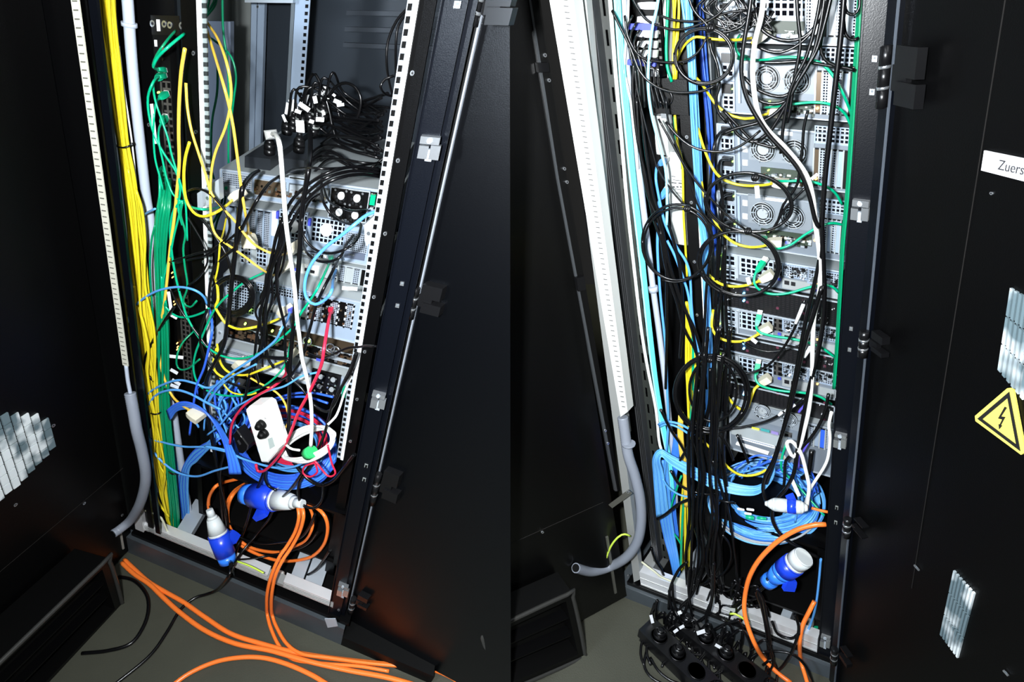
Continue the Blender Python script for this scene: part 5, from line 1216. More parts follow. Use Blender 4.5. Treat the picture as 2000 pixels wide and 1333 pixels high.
# cords piled on the topmost server with plugs in two black strips
def strip(fr, TL, BR, d, dep, label, n=3):
    a0, t1 = fr.at(*TL, d); a1, t0 = fr.at(*BR, d); o = thing('power_strip', fr.P(a0, d, t0), label, 'power strip')
    MB().box(fr, a0, a1, d, d+dep, t0, t1, mat('dark slate plastic', (.015, .018, .022), .45)).build('housing', o); return o, (a0, a1, t0, t1)
o, s1 = strip(L, (478, 305), (527, 342), .3, .3, 'left one of the two black power strips on the topmost server'); o2, s2 = strip(L, (551, 309), (592, 345), .3, .3, 'right one of the two black power strips on the topmost server')
for (u, v, lean) in ((526, 290, .0), (583, 285, 0), (560, 250, 0), (572, 243, 0), (588, 235, 0), (604, 232, 0), (618, 226, 0), (630, 220, 0), (612, 250, 0)):
    p = L.hit(u, v+12, .4 if v < 280 else .33); q = p+L.U.normalized()*.045
    o = thing('power_plug', p, 'black plug standing in the strips on the topmost server', 'plug', 'black plugs on the topmost server')
    MB().lathe(p, q, [(0, .012), (.3, .013), (.6, .012), (.8, .007), (1, .005)], SATIN, 12).build('plug_body', o)
    if u % 3 == 0: MB().lathe(p+(q-p)*.35, p+(q-p)*.45, [(0, .0135), (1, .0135)], GREYB, 12).build('plug_ring', o)
    if v < 280 or u > 560:
        mb = MB(); c = q+L.A*.002; orient_box(mb, c, c+L.U.normalized()*.026+L.A*random.uniform(-.02, .02), .018, .001, LABEL); mb.build('label_tag', o, label='white paper tag')
        cable(L, [(u+3, v-22, .38), (u+random.uniform(5, 20), v-60-random.uniform(0, 25), .38), (u+random.uniform(40, 70), v-random.uniform(20, 60), .42), (u+random.uniform(70, 110), v-random.uniform(-20, 20), .42), (random.uniform(710, 745), random.uniform(230, 320), .34)], .4, 5, BLC, 'black cord arching out of a plug on the topmost server towards the right', 'cord', 'black cords arching from the plugs', name='power_cable')
for i in range(24):
    v = random.uniform(195, 330); u0 = random.uniform(560, 640)
    cable(L, [(u0, v+random.uniform(-8, 25), .5-(v-190)*.0012), ((u0+740)/2-30, v-random.uniform(5, 22), .48-(v-190)*.0012), ((u0+740)/2+30, v+random.uniform(-12, 22), .45-(v-190)*.001), (random.uniform(738, 760), v+random.uniform(-15, 25), .36)], .4, random.choice([4.5, 5.2, 6]), BLC, 'black cord in the heap on the topmost server of the left cabinet', 'cord', 'heap of black cords on the topmost server', name='power_cable')
cable(L, [(586, 215, .4), (600, 165), (612, 145), (622, 155), (640, 205), (650, 250), (662, 275), (700, 285), (745, 270, .36)], .4, 6, BLC, 'tall black cord arch highest above the heap, left', 'cord', name='power_cable')
cable(L, [(640, 190, .4), (655, 170), (675, 162), (695, 172), (705, 195), (700, 225), (690, 240)], .4, 6, BLC, 'black cord arch highest above the heap, right of the tall one', 'cord', name='power_cable')
for p in ([(800, 12, .16), (775, 40), (758, 80), (755, 120), (760, 160), (768, 190, .2)], [(798, 20, .16), (778, 50), (773, 90), (773, 140), (775, 185, .2)], [(770, 148, .18), (752, 155), (743, 170), (752, 184), (768, 188, .2)]):
    cable(L, p, .16, 5, BLC, 'black cord hanging behind the right punched rail at the top', 'cord', 'black cords behind the right punched rail', name='power_cable')
for (u, v, du, dv) in ((331, 696, 27, 3), (333, 722, 14, 8), (336, 742, 16, 10), (333, 752, 16, 6), (328, 612, 18, 10), (329, 570, 5, 36), (296, 203, 8, 78)):
    mb = MB(); l = math.hypot(du, dv); w = 3.2; nx, ny = -dv/l*w, du/l*w
    q = [(u+nx, v+ny), (u+du+nx, v+dv+ny), (u+du-nx, v+dv-ny), (u-nx, v-ny)]
    f = [L.hit(x, y, .08) for x, y in q]; b = [L.hit(x, y, .0815) for x, y in q]; mb.grid([b, f], LABEL, smooth=False); mb.build('paper_tag', label='white paper tag on a cable beside the upright switches', cat='tag', group='white tags beside the upright switches')

for (u, v, du, dv, w) in ((584, 202, 20, 14, 9), (614, 188, 3, 14, 8), (652, 196, 14, 6, 8), (658, 206, 14, -2, 6), (617, 233, 16, 1, 9), (552, 224, 6, 14, 5), (576, 216, 12, 4, 7), (604, 236, 9, 3, 7), (630, 216, 3, 9, 6), (650, 184, 5, 4, 5)):
    l = math.hypot(du, dv); nx, ny = -dv/l*w/2, du/l*w/2; q = [(u+nx, v+ny), (u+du+nx, v+dv+ny), (u+du-nx, v+dv-ny), (u-nx, v-ny)]
    f = [L.hit(x, y, .31) for x, y in q]; b = [L.hit(x, y, .3115) for x, y in q]; mb = MB(); mb.grid([b, f], LABEL, smooth=False); mb.build('paper_tag', label='white paper tag on a cord among the plugs on the topmost server', cat='tag', group='white tags among the plugs on the topmost server')

# ================================================================== CABLES, RIGHT CABINET
def RC_(p, d, w, m, l, **k): return cable(R, p, d, w, m, l, **k)
# upright bundles, from the left
RC_([(1189, -30), (1196, 60), (1203, 150), (1213, 260), (1225, 400), (1238, 520), (1252, 640), (1265, 720), (1281, 800), (1287, 860), (1292, 880)], .09, 7, WHC, 'white flat cable nearest to the slotted black panel, full height', name='patch_cable')
for i in range(4):
    RC_([(1199+i*3.2, -30), (1205+i*3, 60), (1212+i*3.4, 160), (1222+i*3.4, 260), (1231+i*3.2, 350), (1245+i*3, 470), (1256+i*2.6, 570), (1268+i*2.6, 680), (1279+i*2.2, 760), (1290+i*2.6, 830), (1304+i*2, 900), (1310+i*2, 960)], .1, 4.6, CYA if i else mat('pale turquoise jacket', (.35, .78, .8), .35), 'turquoise cable of the upright strip beside the slotted panel', group='turquoise cables beside the slotted panel', name='patch_cable')
RC_([(1216, -30), (1220, 60), (1224, 130), (1234, 230), (1247, 330), (1258, 420), (1268, 500), (1275, 560), (1286, 640), (1296, 720), (1303, 780), (1310, 850), (1316, 910), (1320, 990)], .12, 12, PIPE, 'pale grey upright tube of the right cabinet', cat='tube', name='tube', n=12)
mb = MB(); mb.cyl(R.hit(1275, 560, .115), R.hit(1277, 570, .115), .011, .011, PIPE); mb.build('tube_clip', bpy.data.objects['tube.002'])
RC_([(1228, -30), (1226, 40), (1222, 90), (1220, 140), (1232, 200), (1240, 260), (1246, 330)], .1, 5, WHC, 'white cord beside the upright socket strip', name='patch_cable')
RC_([(1290, -30), (1282, 20), (1274, 55), (1267, 120), (1266, 170), (1272, 220), (1283, 265), (1295, 310), (1301, 340), (1303, 400), (1302, 440)], .06, 6, mat('pale sky jacket', (.3, .68, .85), .33), 'pale blue cable swinging in front of the upright socket strip', name='patch_cable')
RC_([(1292, 318, .12), (1283, 325), (1281, 350), (1285, 375), (1290, 400), (1300, 440), (1320, 480), (1345, 525), (1351, 600), (1356, 640), (1372, 720)], .08, 5, SKY, 'light blue cable from the upper blue plug of the grey box', name='patch_cable', ends=[(0, 'rj', SKY)])
RC_([(1296, 380, .12), (1287, 395), (1286, 430), (1284, 480), (1287, 540), (1292, 600), (1300, 680), (1303, 760), (1305, 830), (1300, 900), (1297, 940)], .08, 5, SKY, 'light blue cable from the lower blue plug of the grey box', name='patch_cable', ends=[(0, 'rj', SKY)])
RC_([(1303, 470), (1318, 500), (1335, 545), (1345, 580), (1353, 640), (1362, 690)], .08, 5, SKY, 'light blue cable slanting to the black screw panel', name='patch_cable')
bundle(R, [(-30, 1327, 1352), (30, 1335, 1352), (100, 1341, 1357), (200, 1346, 1362), (300, 1354, 1368), (400, 1362, 1373), (480, 1371, 1384), (560, 1374, 1386), (640, 1377, 1390), (700, 1378, 1392), (780, 1378, 1392), (840, 1366, 1384)], 7, .12, 4.4, SKY, 'light blue cable running down along the right rail behind the black loops', 'light blue cables along the punched rail', mats=[mat('bright sky jacket', (.15, .46, .85), .33), SKY])
bundle(R, [(-30, 1358, 1374), (60, 1364, 1376), (150, 1369, 1382), (240, 1378, 1390), (330, 1384, 1394), (420, 1389, 1400), (500, 1398, 1408)], 4, .3, 4.2, ROY, 'royal blue cable at the back between the rail and the servers', 'royal blue cables behind the rail')
YR = 'yellow cable of the upright bundle left of the black screw panel'
bundle(R, [(-30, 1311, 1330), (30, 1312, 1327), (80, 1313, 1323), (115, 1314, 1322), (155, 1316, 1322)], 5, .14, 4.6, YEL, YR + ', upper stretch', 'yellow cables above the round grommet')
RC_([(1306, -30), (1303, 40), (1301, 90), (1303, 130), (1312, 160)], .13, 6, GRN2, 'green cable beside the yellow ones above the round grommet', name='patch_cable')
RC_([(1318, 225), (1320, 250), (1324, 285), (1332, 315), (1334, 360), (1335, 420), (1338, 470), (1342, 540)], .13, 4.6, YEL, 'yellow cable between the grey box and the black screw panel', name='patch_cable')
RC_([(1317, 228), (1319, 262), (1324, 290), (1331, 310), (1332, 330)], .15, 4.6, GRN2, 'short green cable emerging below the round grommet', name='patch_cable')
bundle(R, [(590, 1340, 1350), (640, 1341, 1352), (700, 1340, 1357), (760, 1342, 1358), (830, 1343, 1358), (880, 1342, 1352), (940, 1334, 1348), (1000, 1330, 1348), (1060, 1330, 1348), (1115, 1332, 1347)], 8, .1, 4.4, YEL, 'yellow cable running down to the base of the right cabinet', 'yellow cables down to the right base')
RC_([(1353, 640), (1354, 700), (1352, 780), (1346, 850), (1341, 900), (1338, 950), (1334, 1000), (1331, 1060), (1330, 1110)], .09, 5, GRN2, 'green cable among the yellow ones running down to the right base', name='patch_cable')
RC_([(1331, 930), (1320, 960), (1310, 995), (1310, 1030), (1325, 1055), (1331, 1065)], .09, 4, GRN2, 'green cable bowing left of the yellow ones near the right base', name='patch_cable')
for i in range(4):
    RC_([(1327+i*2, 812-i*2), (1325+i*2.5, 840), (1328+i*2.4, 880), (1336+i*2, 930), (1338+i*2, 990)], .08, 4.2, YEL2, 'warm yellow cable loop beside the black loops, right cabinet', group='warm yellow loop beside the black loops', name='patch_cable')
# pale blue upper ring strands of the left column
RC_([(1286, 830, .08), (1300, 824), (1325, 828), (1348, 840), (1352, 850)], .07, 5, SKY, 'light blue strands turning over at the left, upper of the two turnovers', name='patch_cable')
RC_([(1288, 834, .08), (1302, 829), (1322, 834), (1345, 848), (1360, 862)], .07, 4.5, SKY, 'light blue strand just under the upper turnover', name='patch_cable')
for i in range(9):
    o_ = i*3.1
    RC_([(1283+o_*.9, 1010-o_*.2, .08), (1277+o_*.75, 930), (1276+o_*.5, 896+o_*.25), (1289+o_*.15, 879+o_*.5), (1310, 890+o_*.7), (1345, 908+o_*.85), (1385, 928+o_*.9), (1420, 942+o_*.8), (1455, 950+o_*.7), (1480, 950+o_*.6), (1500, 938+o_*.4), (1511, 920+o_*.3), (1512, 900)], .05+.003*(i % 2), 3.5, MATS['bright sky jacket'] if i % 3 else SKY, 'light blue cable of the flat sweep from the left column into the blue coil', group='light blue sweep into the coil', name='patch_cable')
for i in range(12):
    f = i/11
    RC_([(1278+f*24, 900), (1282+f*24, 950), (1288+f*22, 1000), (1298+f*19, 1050), (1309+f*15, 1090), (1317+f*11, 1128)], .09, 4.3, SKY if i % 3 else MATS['mid blue cable jacket'], 'blue cable of the column running into the base of the right cabinet', group='blue column into the right base', name='patch_cable')
for i in range(5):
    RC_([(1318+i*3, 850), (1314+i*3, 880), (1309+i*3.4, 910), (1305+i*3.4, 950), (1305+i*3.5, 1000), (1312+i*3.2, 1050)], .11, 4, MATS['mid blue cable jacket'], 'mid blue cable behind the flat light blue sweep', group='mid blue cables behind the sweep', name='patch_cable')
RC_([(1294, 935), (1305, 952), (1325, 966), (1345, 971), (1362, 968)], .06, 4, SKY, 'single light blue cable bowing right below the flat sweep', name='patch_cable')
# blue coil on the box
for i in range(20):
    coil(R, 1496, 975+i*.4, 70+i*2.0, 38+i*2.1, .16, .1, 2.2, 4.2, (SKY, MATS['bright sky jacket'], MATS['mid blue cable jacket'])[i % 3], 'blue cable of the big coil on the black box, right cabinet', jit=.09, a0=i*1.1, rot=.1, group='blue cables of the big coil on the right box')
for i in range(2):
    coil(R, 1496, 985, 104+i*3, 74+i*4, .13, .09, .6, 4, GRC, 'grey cable under the big blue coil', jit=.04, a0=.3, rot=.12, group='grey cables under the blue coil')
for i in range(26):
    a = random.uniform(2.6, 6.4); c1 = (1500+math.cos(a)*random.uniform(55, 105), 965+math.sin(a)*random.uniform(40, 75)); b = a+random.uniform(.5, 1.4); c2 = (1500+math.cos(b)*random.uniform(55, 105), 965+math.sin(b)*random.uniform(40, 78))
    RC_([c1, ((c1[0]+c2[0])/2+random.uniform(-8, 8), (c1[1]+c2[1])/2-random.uniform(4, 16)), c2], random.uniform(.08, .14), 3.8, random.choice([SKY, SKY, MATS['mid blue cable jacket'], ROY]), 'loose blue end lying over the big blue coil of the right cabinet', group='loose blue ends over the big coil', name='patch_cable')
for (u0, v0, u1, v1, w, m, l) in ((1402, 978, 1438, 984, 5, BLC, 'black fibre sleeve end lying on the big blue coil'), (1440, 994, 1454, 997, 5, LABEL, 'white sleeve on the big blue coil, left of three'), (1458, 995, 1473, 997, 5, LABEL, 'white sleeve on the big blue coil, right of three'), (1454, 1003, 1468, 1005, 5, LABEL, 'white sleeve on the big blue coil, lowest of three'), (1456, 1010, 1473, 1013, 9, GPLUG, 'green fibre connector on the big blue coil, left one'), (1478, 1012, 1497, 1014, 6, GPLUG, 'green fibre connector on the big blue coil, right one')):
    p, q = R.hit(u0, v0, .02), R.hit(u1, v1, .02); r = w/2*depthof(p)/F; mb = MB(); mb.lathe(p, q, [(0, r*.6), (.1, r), (.9, r), (1, r*.6)], m, 10); mb.build('fibre_connector' if 'connector' in l else 'cable_sleeve', label=l, cat='connector')
# yellow cables to adapters
for u, v, a, l in ((1497, 540, 40, 'beige adapter on the first flat silver server'), (1494, 643, 40, 'beige adapter on the second flat silver server'), (1493, 743, 45, 'beige adapter on the third flat silver server'), (1519, 895, 60, 'beige adapter at the lowest silver server above the blue coil'), (1487, 71, 40, 'beige adapter of the uppermost silver server'), (1519, 220, 0, 'beige adapter under the fans of the second tall server'), (1524, 358, 0, 'beige adapter under the fans of the third tall server'), (1512, 474, 10, 'beige adapter under the fans of the fourth tall server')):
    adapter(R, u, v, .12, a, l, .022, .028)
RY = [
 ('yellow cable arching over the light blue strip at the top of the right cabinet', [(1322, 118, .12), (1332, 96), (1345, 80), (1360, 72), (1376, 74), (1400, 77), (1440, 78), (1468, 74, .11)], 5),
 ('yellow cable sagging to the adapter of the second tall server', [(1360, 152, .12), (1375, 170), (1388, 190), (1402, 208), (1425, 224), (1455, 232), (1480, 228), (1500, 222, .11)], 5),
 ('yellow cable sagging to the adapter of the third tall server', [(1363, 250, .12), (1375, 290), (1390, 325), (1405, 345), (1430, 358), (1460, 363), (1490, 362), (1508, 359, .11)], 5),
 ('yellow cable sagging to the adapter of the fourth tall server', [(1370, 355, .12), (1378, 395), (1395, 430), (1410, 455), (1435, 475), (1465, 483), (1490, 481), (1504, 477, .11)], 5),
 ('yellow cable bowing to the adapter of the first flat server', [(1383, 535, .12), (1393, 545), (1410, 556), (1435, 560), (1460, 557), (1484, 549, .11)], 5.2),
 ('yellow cable bowing to the adapter of the second flat server', [(1393, 605, .12), (1390, 630), (1392, 645), (1403, 659), (1425, 667), (1455, 666), (1483, 652, .11)], 5.2),
 ('yellow cable hanging in a pointed bow to the adapter of the third flat server', [(1402, 742, .1), (1413, 762), (1430, 787), (1448, 801), (1460, 797), (1468, 775), (1474, 760), (1485, 751, .11)], 5.4),
 ('yellow cable bowing over the big blue coil to the lowest adapter', [(1366, 856, .06), (1390, 878), (1412, 903), (1430, 920), (1450, 929), (1475, 928), (1495, 919), (1510, 906, .1)], 5.2)]
for i, (l, p, w) in enumerate(RY):
    RC_(p, .09, w, YEL, l, name='patch_cable', tags={4: [(1460, 542, .06, 4, 14, 8)], 5: [(1468, 662, .06, 10, 8, 7)], 6: [(1452, 766, .06, 14, 6, 8)], 3: None}.get(i))
flagged = None
# green cables
RGc = [
 ('green cable of the second tall server running right over its fans', [(1453, 113, .15), (1470, 117), (1495, 117), (1525, 112), (1565, 113), (1600, 122), (1625, 145), (1645, 180), (1660, 215), (1668, 240, .15)], 5),
 ('green cable looping down at the left of the second tall server', [(1445, 68, .15), (1438, 80), (1437, 95), (1443, 106), (1454, 112)], 4.4),
 ('green cable from the second tall server to the right post', [(1493, 210, .16), (1510, 209), (1545, 204), (1590, 200), (1625, 205), (1650, 222), (1662, 248, .14)], 5),
 ('green cable from the third tall server to the right post', [(1496, 342, .16), (1503, 353), (1530, 354), (1575, 354), (1605, 361), (1630, 376), (1645, 400, .14)], 5),
 ('green cable from the fourth tall server rising to the right post', [(1494, 470, .16), (1500, 482), (1520, 486), (1545, 478), (1570, 460), (1600, 443), (1625, 436), (1648, 440, .14)], 5),
 ('green cable bow across the first black drive unit', [(1484, 522, .12), (1475, 535), (1473, 553), (1485, 568), (1510, 575), (1540, 573), (1575, 563), (1605, 557), (1625, 560), (1638, 572, .12)], 5),
 ('green cable bow across the second black drive unit', [(1480, 627, .12), (1477, 640), (1485, 650), (1510, 657), (1545, 662), (1580, 670), (1605, 680), (1630, 698, .12)], 5),
 ('green cable bow across the third black drive unit', [(1478, 722, .12), (1475, 738), (1483, 752), (1505, 760), (1535, 765), (1570, 768), (1600, 775), (1624, 790, .12)], 5),
 ('green cable falling from the lowest silver server behind the right post', [(1535, 870, .1), (1528, 890), (1526, 915), (1538, 930), (1560, 952), (1585, 980), (1610, 1008, .06)], 4.5)]
for l, p, w in RGc: RC_(p, .1, w, GRN2, l, name='patch_cable', ends=[(0, 'rj', GPLUG)] if 'bow' in l or 'tall server r' in l else None)
for i in range(4):
    RC_([(1683-i*1.8, -30), (1678-i*1.8, 60), (1671-i*1.8, 170), (1664-i*1.6, 280), (1657-i*1.5, 380), (1648-i*1.5, 480), (1642-i*1.3, 580), (1636-i*1.2, 680), (1630-i, 760)], .1+i*.008, 4, GRN, 'dark green cable running down just left of the right post', group='dark green cables along the right post', name='patch_cable')
# white cords
RC_([(1494, -30, .02), (1487, 30), (1475, 80), (1470, 130), (1473, 180), (1482, 225), (1500, 255), (1530, 285), (1560, 320), (1578, 350), (1588, 390), (1593, 440), (1600, 490), (1602, 540), (1599, 580), (1590, 620), (1587, 680), (1586, 740), (1580, 800), (1571, 840), (1562, 872), (1550, 893), (1541, 880), (1537, 866), (1545, 862), (1556, 872), (1566, 890), (1574, 920), (1580, 950), (1578, 975), (1576, 992)], .03, 8.5, WHC, 'thick white power cord winding down over the servers of the right cabinet', cat='cord', name='power_cable')
RC_([(1624, 805), (1619, 830), (1621, 855), (1618, 890), (1610, 912), (1592, 940), (1581, 958), (1576, 975), (1572, 990)], .04, 6, WHC, 'thinner white cord coming from behind the right post to the mains plug', cat='cord', name='power_cable')
# violet bits
RC_([(1594, 566), (1587, 575), (1584, 590), (1583, 602)], .05, 5, PUR, 'short violet cable right of the thick white cord, upper', name='patch_cable')
RC_([(1577, 775), (1573, 790), (1564, 800), (1560, 806)], .05, 5, PUR, 'short violet cable crossing the third black drive unit', name='patch_cable')
RC_([(1578, 865), (1570, 880), (1560, 895), (1560, 915)], .05, 4.5, PUR, 'short violet cable at the lowest silver server', name='patch_cable')
# black cords, right cabinet
BK = [
 ('thick black cord hanging beside the thick white cord, full height', [(1470, -30), (1462, 30), (1452, 90), (1448, 140), (1455, 180), (1470, 215), (1500, 262), (1535, 300), (1562, 335), (1580, 380), (1592, 430), (1600, 445)], .025, 8.5),
 ('thick black cord just left of the right post', [(1650, -30), (1643, 60), (1632, 160), (1622, 250), (1612, 340), (1606, 420), (1605, 450), (1608, 520), (1610, 580), (1606, 640), (1595, 700), (1580, 760), (1566, 830), (1557, 880), (1550, 925), (1535, 955), (1517, 975), (1508, 1000), (1512, 1025), (1530, 1050), (1560, 1070), (1600, 1090)], .03, 8.5),
 ('black cord bundle strand running from the top to the second fan pair, left', [(1614, -30), (1600, 60), (1582, 120), (1555, 165), (1535, 200), (1510, 225), (1480, 240), (1440, 250), (1410, 262)], .05, 8),
 ('black cord bundle strand running from the top to the second fan pair, right', [(1628, -30), (1612, 40), (1594, 100), (1570, 140), (1548, 180), (1530, 215), (1505, 255), (1480, 275)], .05, 8),
 ('black cord bundle strand with a pale shine at the first fan pair', [(1606, -30), (1594, 40), (1575, 110), (1552, 155), (1540, 190), (1530, 245), (1525, 300)], .045, 7),
 ('black cord hanging from the top middle and bending to the right', [(1555, -30), (1558, 30), (1563, 80), (1560, 110), (1552, 150), (1545, 200), (1538, 240)], .05, 7),
 ('black cord sagging below the uppermost server', [(1475, 15), (1483, 50), (1500, 68), (1525, 78), (1555, 78), (1580, 65), (1600, 35), (1612, -20)], .05, 6.5),
 ('black cord in the second sag below the uppermost server', [(1478, 90), (1500, 100), (1525, 102), (1550, 93), (1570, 78), (1590, 55), (1610, 10), (1618, -30)], .05, 6.5),
 ('black cord hanging straight in front of the upper expansion slots, looped at the top right', [(1652, -20), (1650, 10), (1655, 25), (1668, 28), (1678, 15), (1680, -20)], .05, 6),
 ('black cord in a larger loop at the top right beside the post', [(1646, -20), (1648, 40), (1652, 68), (1664, 78), (1678, 74)], .06, 6),
 ('black cord from the top crossing the vent panel of the second tall server', [(1608, 60), (1602, 90), (1610, 115), (1630, 128), (1655, 133), (1670, 138)], .07, 6.5),
 ('black cord running under the first fan pair to the right', [(1484, 122), (1520, 122), (1560, 120), (1600, 125), (1640, 132), (1668, 133)], .09, 6),
 ('black cord falling from the second tall server to the third, mid', [(1578, 215), (1570, 250), (1567, 290), (1562, 330), (1557, 360), (1545, 380), (1530, 400), (1520, 430), (1510, 450)], .07, 5.5),
 ('black cord in the bow over the left of the first fan pair', [(1452, 150), (1475, 172), (1505, 186), (1530, 188), (1545, 180)], .07, 6.5),
 ('black cord in the lower bow over the left of the first fan pair', [(1452, 172), (1480, 195), (1510, 203), (1532, 198), (1546, 188)], .07, 6),
 ('black cord crossing under the second fan pair from the left', [(1412, 215), (1440, 245), (1470, 275), (1490, 283), (1512, 288), (1520, 282)], .07, 6),
 ('black cord crossing over the left of the second fan pair', [(1420, 230), (1440, 262), (1460, 275), (1480, 276), (1500, 262), (1522, 235)], .07, 6),
 ('thin black cable hanging in a wide bow over the light blue strip', [(1300, 238), (1320, 262), (1345, 283), (1375, 294), (1410, 296), (1440, 288), (1465, 272), (1485, 255)], .05, 5),
 ('thin black cable slanting from the socket strip to the knot below the third fan pair', [(1286, 232), (1310, 275), (1335, 320), (1365, 362), (1395, 395), (1425, 425), (1455, 448)], .05, 4.4),
 ('thin black cable slanting from the socket strip behind the grey box', [(1300, 190), (1306, 240), (1325, 295), (1345, 350), (1365, 405), (1385, 430), (1410, 455)], .06, 4),
 ('thin black cable from the tag beside the blue socket plugs to the lower loops', [(1240, 130), (1243, 165), (1250, 200), (1262, 250), (1275, 300), (1285, 330), (1310, 370), (1340, 405)], .06, 4),
 ('black cable from the top left crossing to the light blue strip, upper', [(1228, -20), (1245, 15), (1262, 38), (1285, 50), (1320, 58), (1360, 50), (1400, 30), (1440, -10)], .06, 4.6),
 ('black cable from the top left crossing to the light blue strip, middle', [(1220, 30), (1226, 70), (1245, 105), (1270, 118), (1310, 122), (1340, 118), (1365, 100), (1382, 70)], .06, 4.6),
 ('black cable in a low wide bow from the socket strip to the servers', [(1195, 20), (1215, 60), (1232, 95), (1250, 140), (1275, 165), (1305, 178), (1340, 181), (1375, 177), (1400, 165)], .05, 5),
 ('black cable crossing above the first black loop', [(1285, 28), (1310, 38), (1350, 42), (1385, 38), (1420, 25), (1460, 20)], .07, 4.6),
 ('black cable bowing from the uppermost server down to the right', [(1340, -20), (1355, 20), (1378, 45), (1392, 60), (1420, 62), (1450, 50), (1462, 25), (1450, 0)], .06, 5),
 ('thin black cord falling between the fan pairs to the white cord knot', [(1575, 365), (1555, 385), (1535, 405), (1520, 430), (1505, 455)], .07, 5),
 ('black cord to the upper power socket of the second tall server', [(1385, 75), (1390, 100), (1400, 125), (1405, 165), (1398, 195), (1403, 220), (1420, 240)], .08, 6),
 ('black cord to the upper power socket of the third tall server', [(1425, 252, .17), (1408, 258), (1396, 280), (1390, 330), (1386, 380), (1384, 440), (1390, 480)], .1, 6),
 ('black cord to the lower power socket of the third tall server', [(1425, 312, .17), (1408, 314), (1404, 340), (1410, 380), (1412, 420), (1404, 460), (1400, 520), (1395, 600)], .1, 6),
 ('black cord to the upper power socket of the fourth tall server', [(1428, 380, .17), (1412, 385), (1406, 410), (1414, 445), (1416, 480), (1410, 540), (1412, 640), (1416, 700)], .1, 6),
 ('black cord to the lower power socket of the fourth tall server', [(1430, 432, .17), (1414, 438), (1408, 460), (1404, 520), (1400, 580), (1396, 650)], .1, 5.5),
 ('thick black cord with the white flag slanting over the drive units', [(1605, 560), (1590, 610), (1575, 660), (1560, 720), (1545, 790), (1530, 840), (1510, 900), (1495, 930), (1490, 955), (1496, 980)], .02, 7.5),
 ('thick black cord second of the slanting pair over the drive units', [(1606, 450), (1602, 500), (1592, 550), (1575, 620), (1562, 690), (1548, 760), (1532, 830), (1516, 890), (1496, 945)], .03, 8),
 ('black cord carrying the upper long white sleeve', [(1572, 585), (1564, 610), (1556, 632), (1545, 655), (1530, 680), (1510, 705), (1490, 720), (1460, 730), (1420, 733)], .04, 5),
 ('black cord carrying the lower long white sleeve', [(1572, 778), (1555, 790), (1535, 803), (1515, 815), (1495, 824), (1465, 832), (1430, 837), (1380, 836), (1355, 825)], .04, 5),
 ('thin pale-shining black cord between the second and third black drive units', [(1450, 668), (1470, 680), (1500, 687), (1530, 684), (1560, 675), (1585, 660)], .08, 3.6),
 ('black cord from the blue socket plug of the lowest server down', [(1618, 770), (1612, 800), (1600, 830), (1580, 860), (1555, 885), (1535, 900), (1532, 940), (1528, 965)], .05, 6),
 ('black cord with plug falling from the lowest server over the coil', [(1585, 880, .08), (1582, 905), (1578, 925), (1566, 935)], .07, 9),
 ('thin black cord over the front of the black box', [(1392, 900), (1410, 960), (1425, 1010), (1432, 1060), (1438, 1110), (1440, 1150), (1430, 1185), (1415, 1200)], .03, 5),
 ('thin black cord bowing in front of the box at the left', [(1411, 1045), (1425, 1065), (1428, 1090), (1418, 1115), (1400, 1130)], .03, 4),
]
for l, p, d, w in BK: cable(R, p, d, w, BLC, l, 'cord', name='power_cable')
def rsleeve(u0, v0, u1, v1, l, w=7):
    p, q = R.hit(u0, v0, .035), R.hit(u1, v1, .035); r = w/2*depthof(p)/F; MB().cyl(p, q, r, r, LABEL, 8).build('cable_sleeve', label=l, cat='sleeve')
rsleeve(1569, 595, 1554, 632, 'long white sleeve on a black cord over the first drive unit'); rsleeve(1583, 678, 1571, 698, 'white sleeve beside the thick white cord at the third flat server'); rsleeve(1552, 791, 1533, 804, 'long white sleeve on a black cord over the lowest drive unit', 6); rsleeve(1527, 806, 1521, 812, 'short white sleeve left of the lowest long one', 6)
# rings of black cable
def ring_c(cu, cv, ru, rv, n, w, label, d=.03, rot=0, group=None):
    for i in range(n):
        coil(R, cu+random.uniform(-2, 2), cv+random.uniform(-2, 2), ru+i*1.6, rv+i*1.8, d+.006*i, 0, 1.25, w, BLC, label, jit=.05, a0=i*1.3+.5, rot=rot, group=group or label[:40])
ring_c(1375, 110, 56, 54, 2, 5, 'round loop of black cable before the light blue strip at the top', group='round loops at the top of the strip')
ring_c(1460, 395, 82, 56, 2, 5.5, 'wide loop of black cable over the third fan pair', rot=.15, group='wide loops over the fan pair')
ring_c(1320, 475, 68, 73, 2, 4.5, 'wide loop of black cable over the grey printed box', group='wide loops over the grey printed box')
ring_c(1445, 515, 78, 62, 2, 5.5, 'wide loop of black cable over the first flat silver server', rot=.2, group='wide loops over the first flat server')
ring_c(1388, 770, 70, 72, 2, 6, 'large loop of black cable left of the lowest server', group='large loops left of the lowest server')
ring_c(1392, 766, 46, 60, 1, 5.5, 'smaller loop of black cable inside the large loops left of the lowest server')
for (u, v, l) in ((1461, 452, 'black tie knot joining the wide loops under the third fan pair'), (1342, 408, 'black tie knot on the cable loop at the screw panel'), (1475, 347, 'black tie knot at the white tag above the third fan pair'), (1386, 703, 'black tie knot at the top of the large loops'), (1387, 55, 'black tie knot above the top round loop')):
    c = R.hit(u, v, .025); mb = MB(); mb.lathe(c-R.A*.007, c+R.A*.007, [(0, .003), (.3, .0075), (.7, .0075), (1, .003)], SATIN, 10); mb.build('cable_tie', label=l, cat='cable tie')
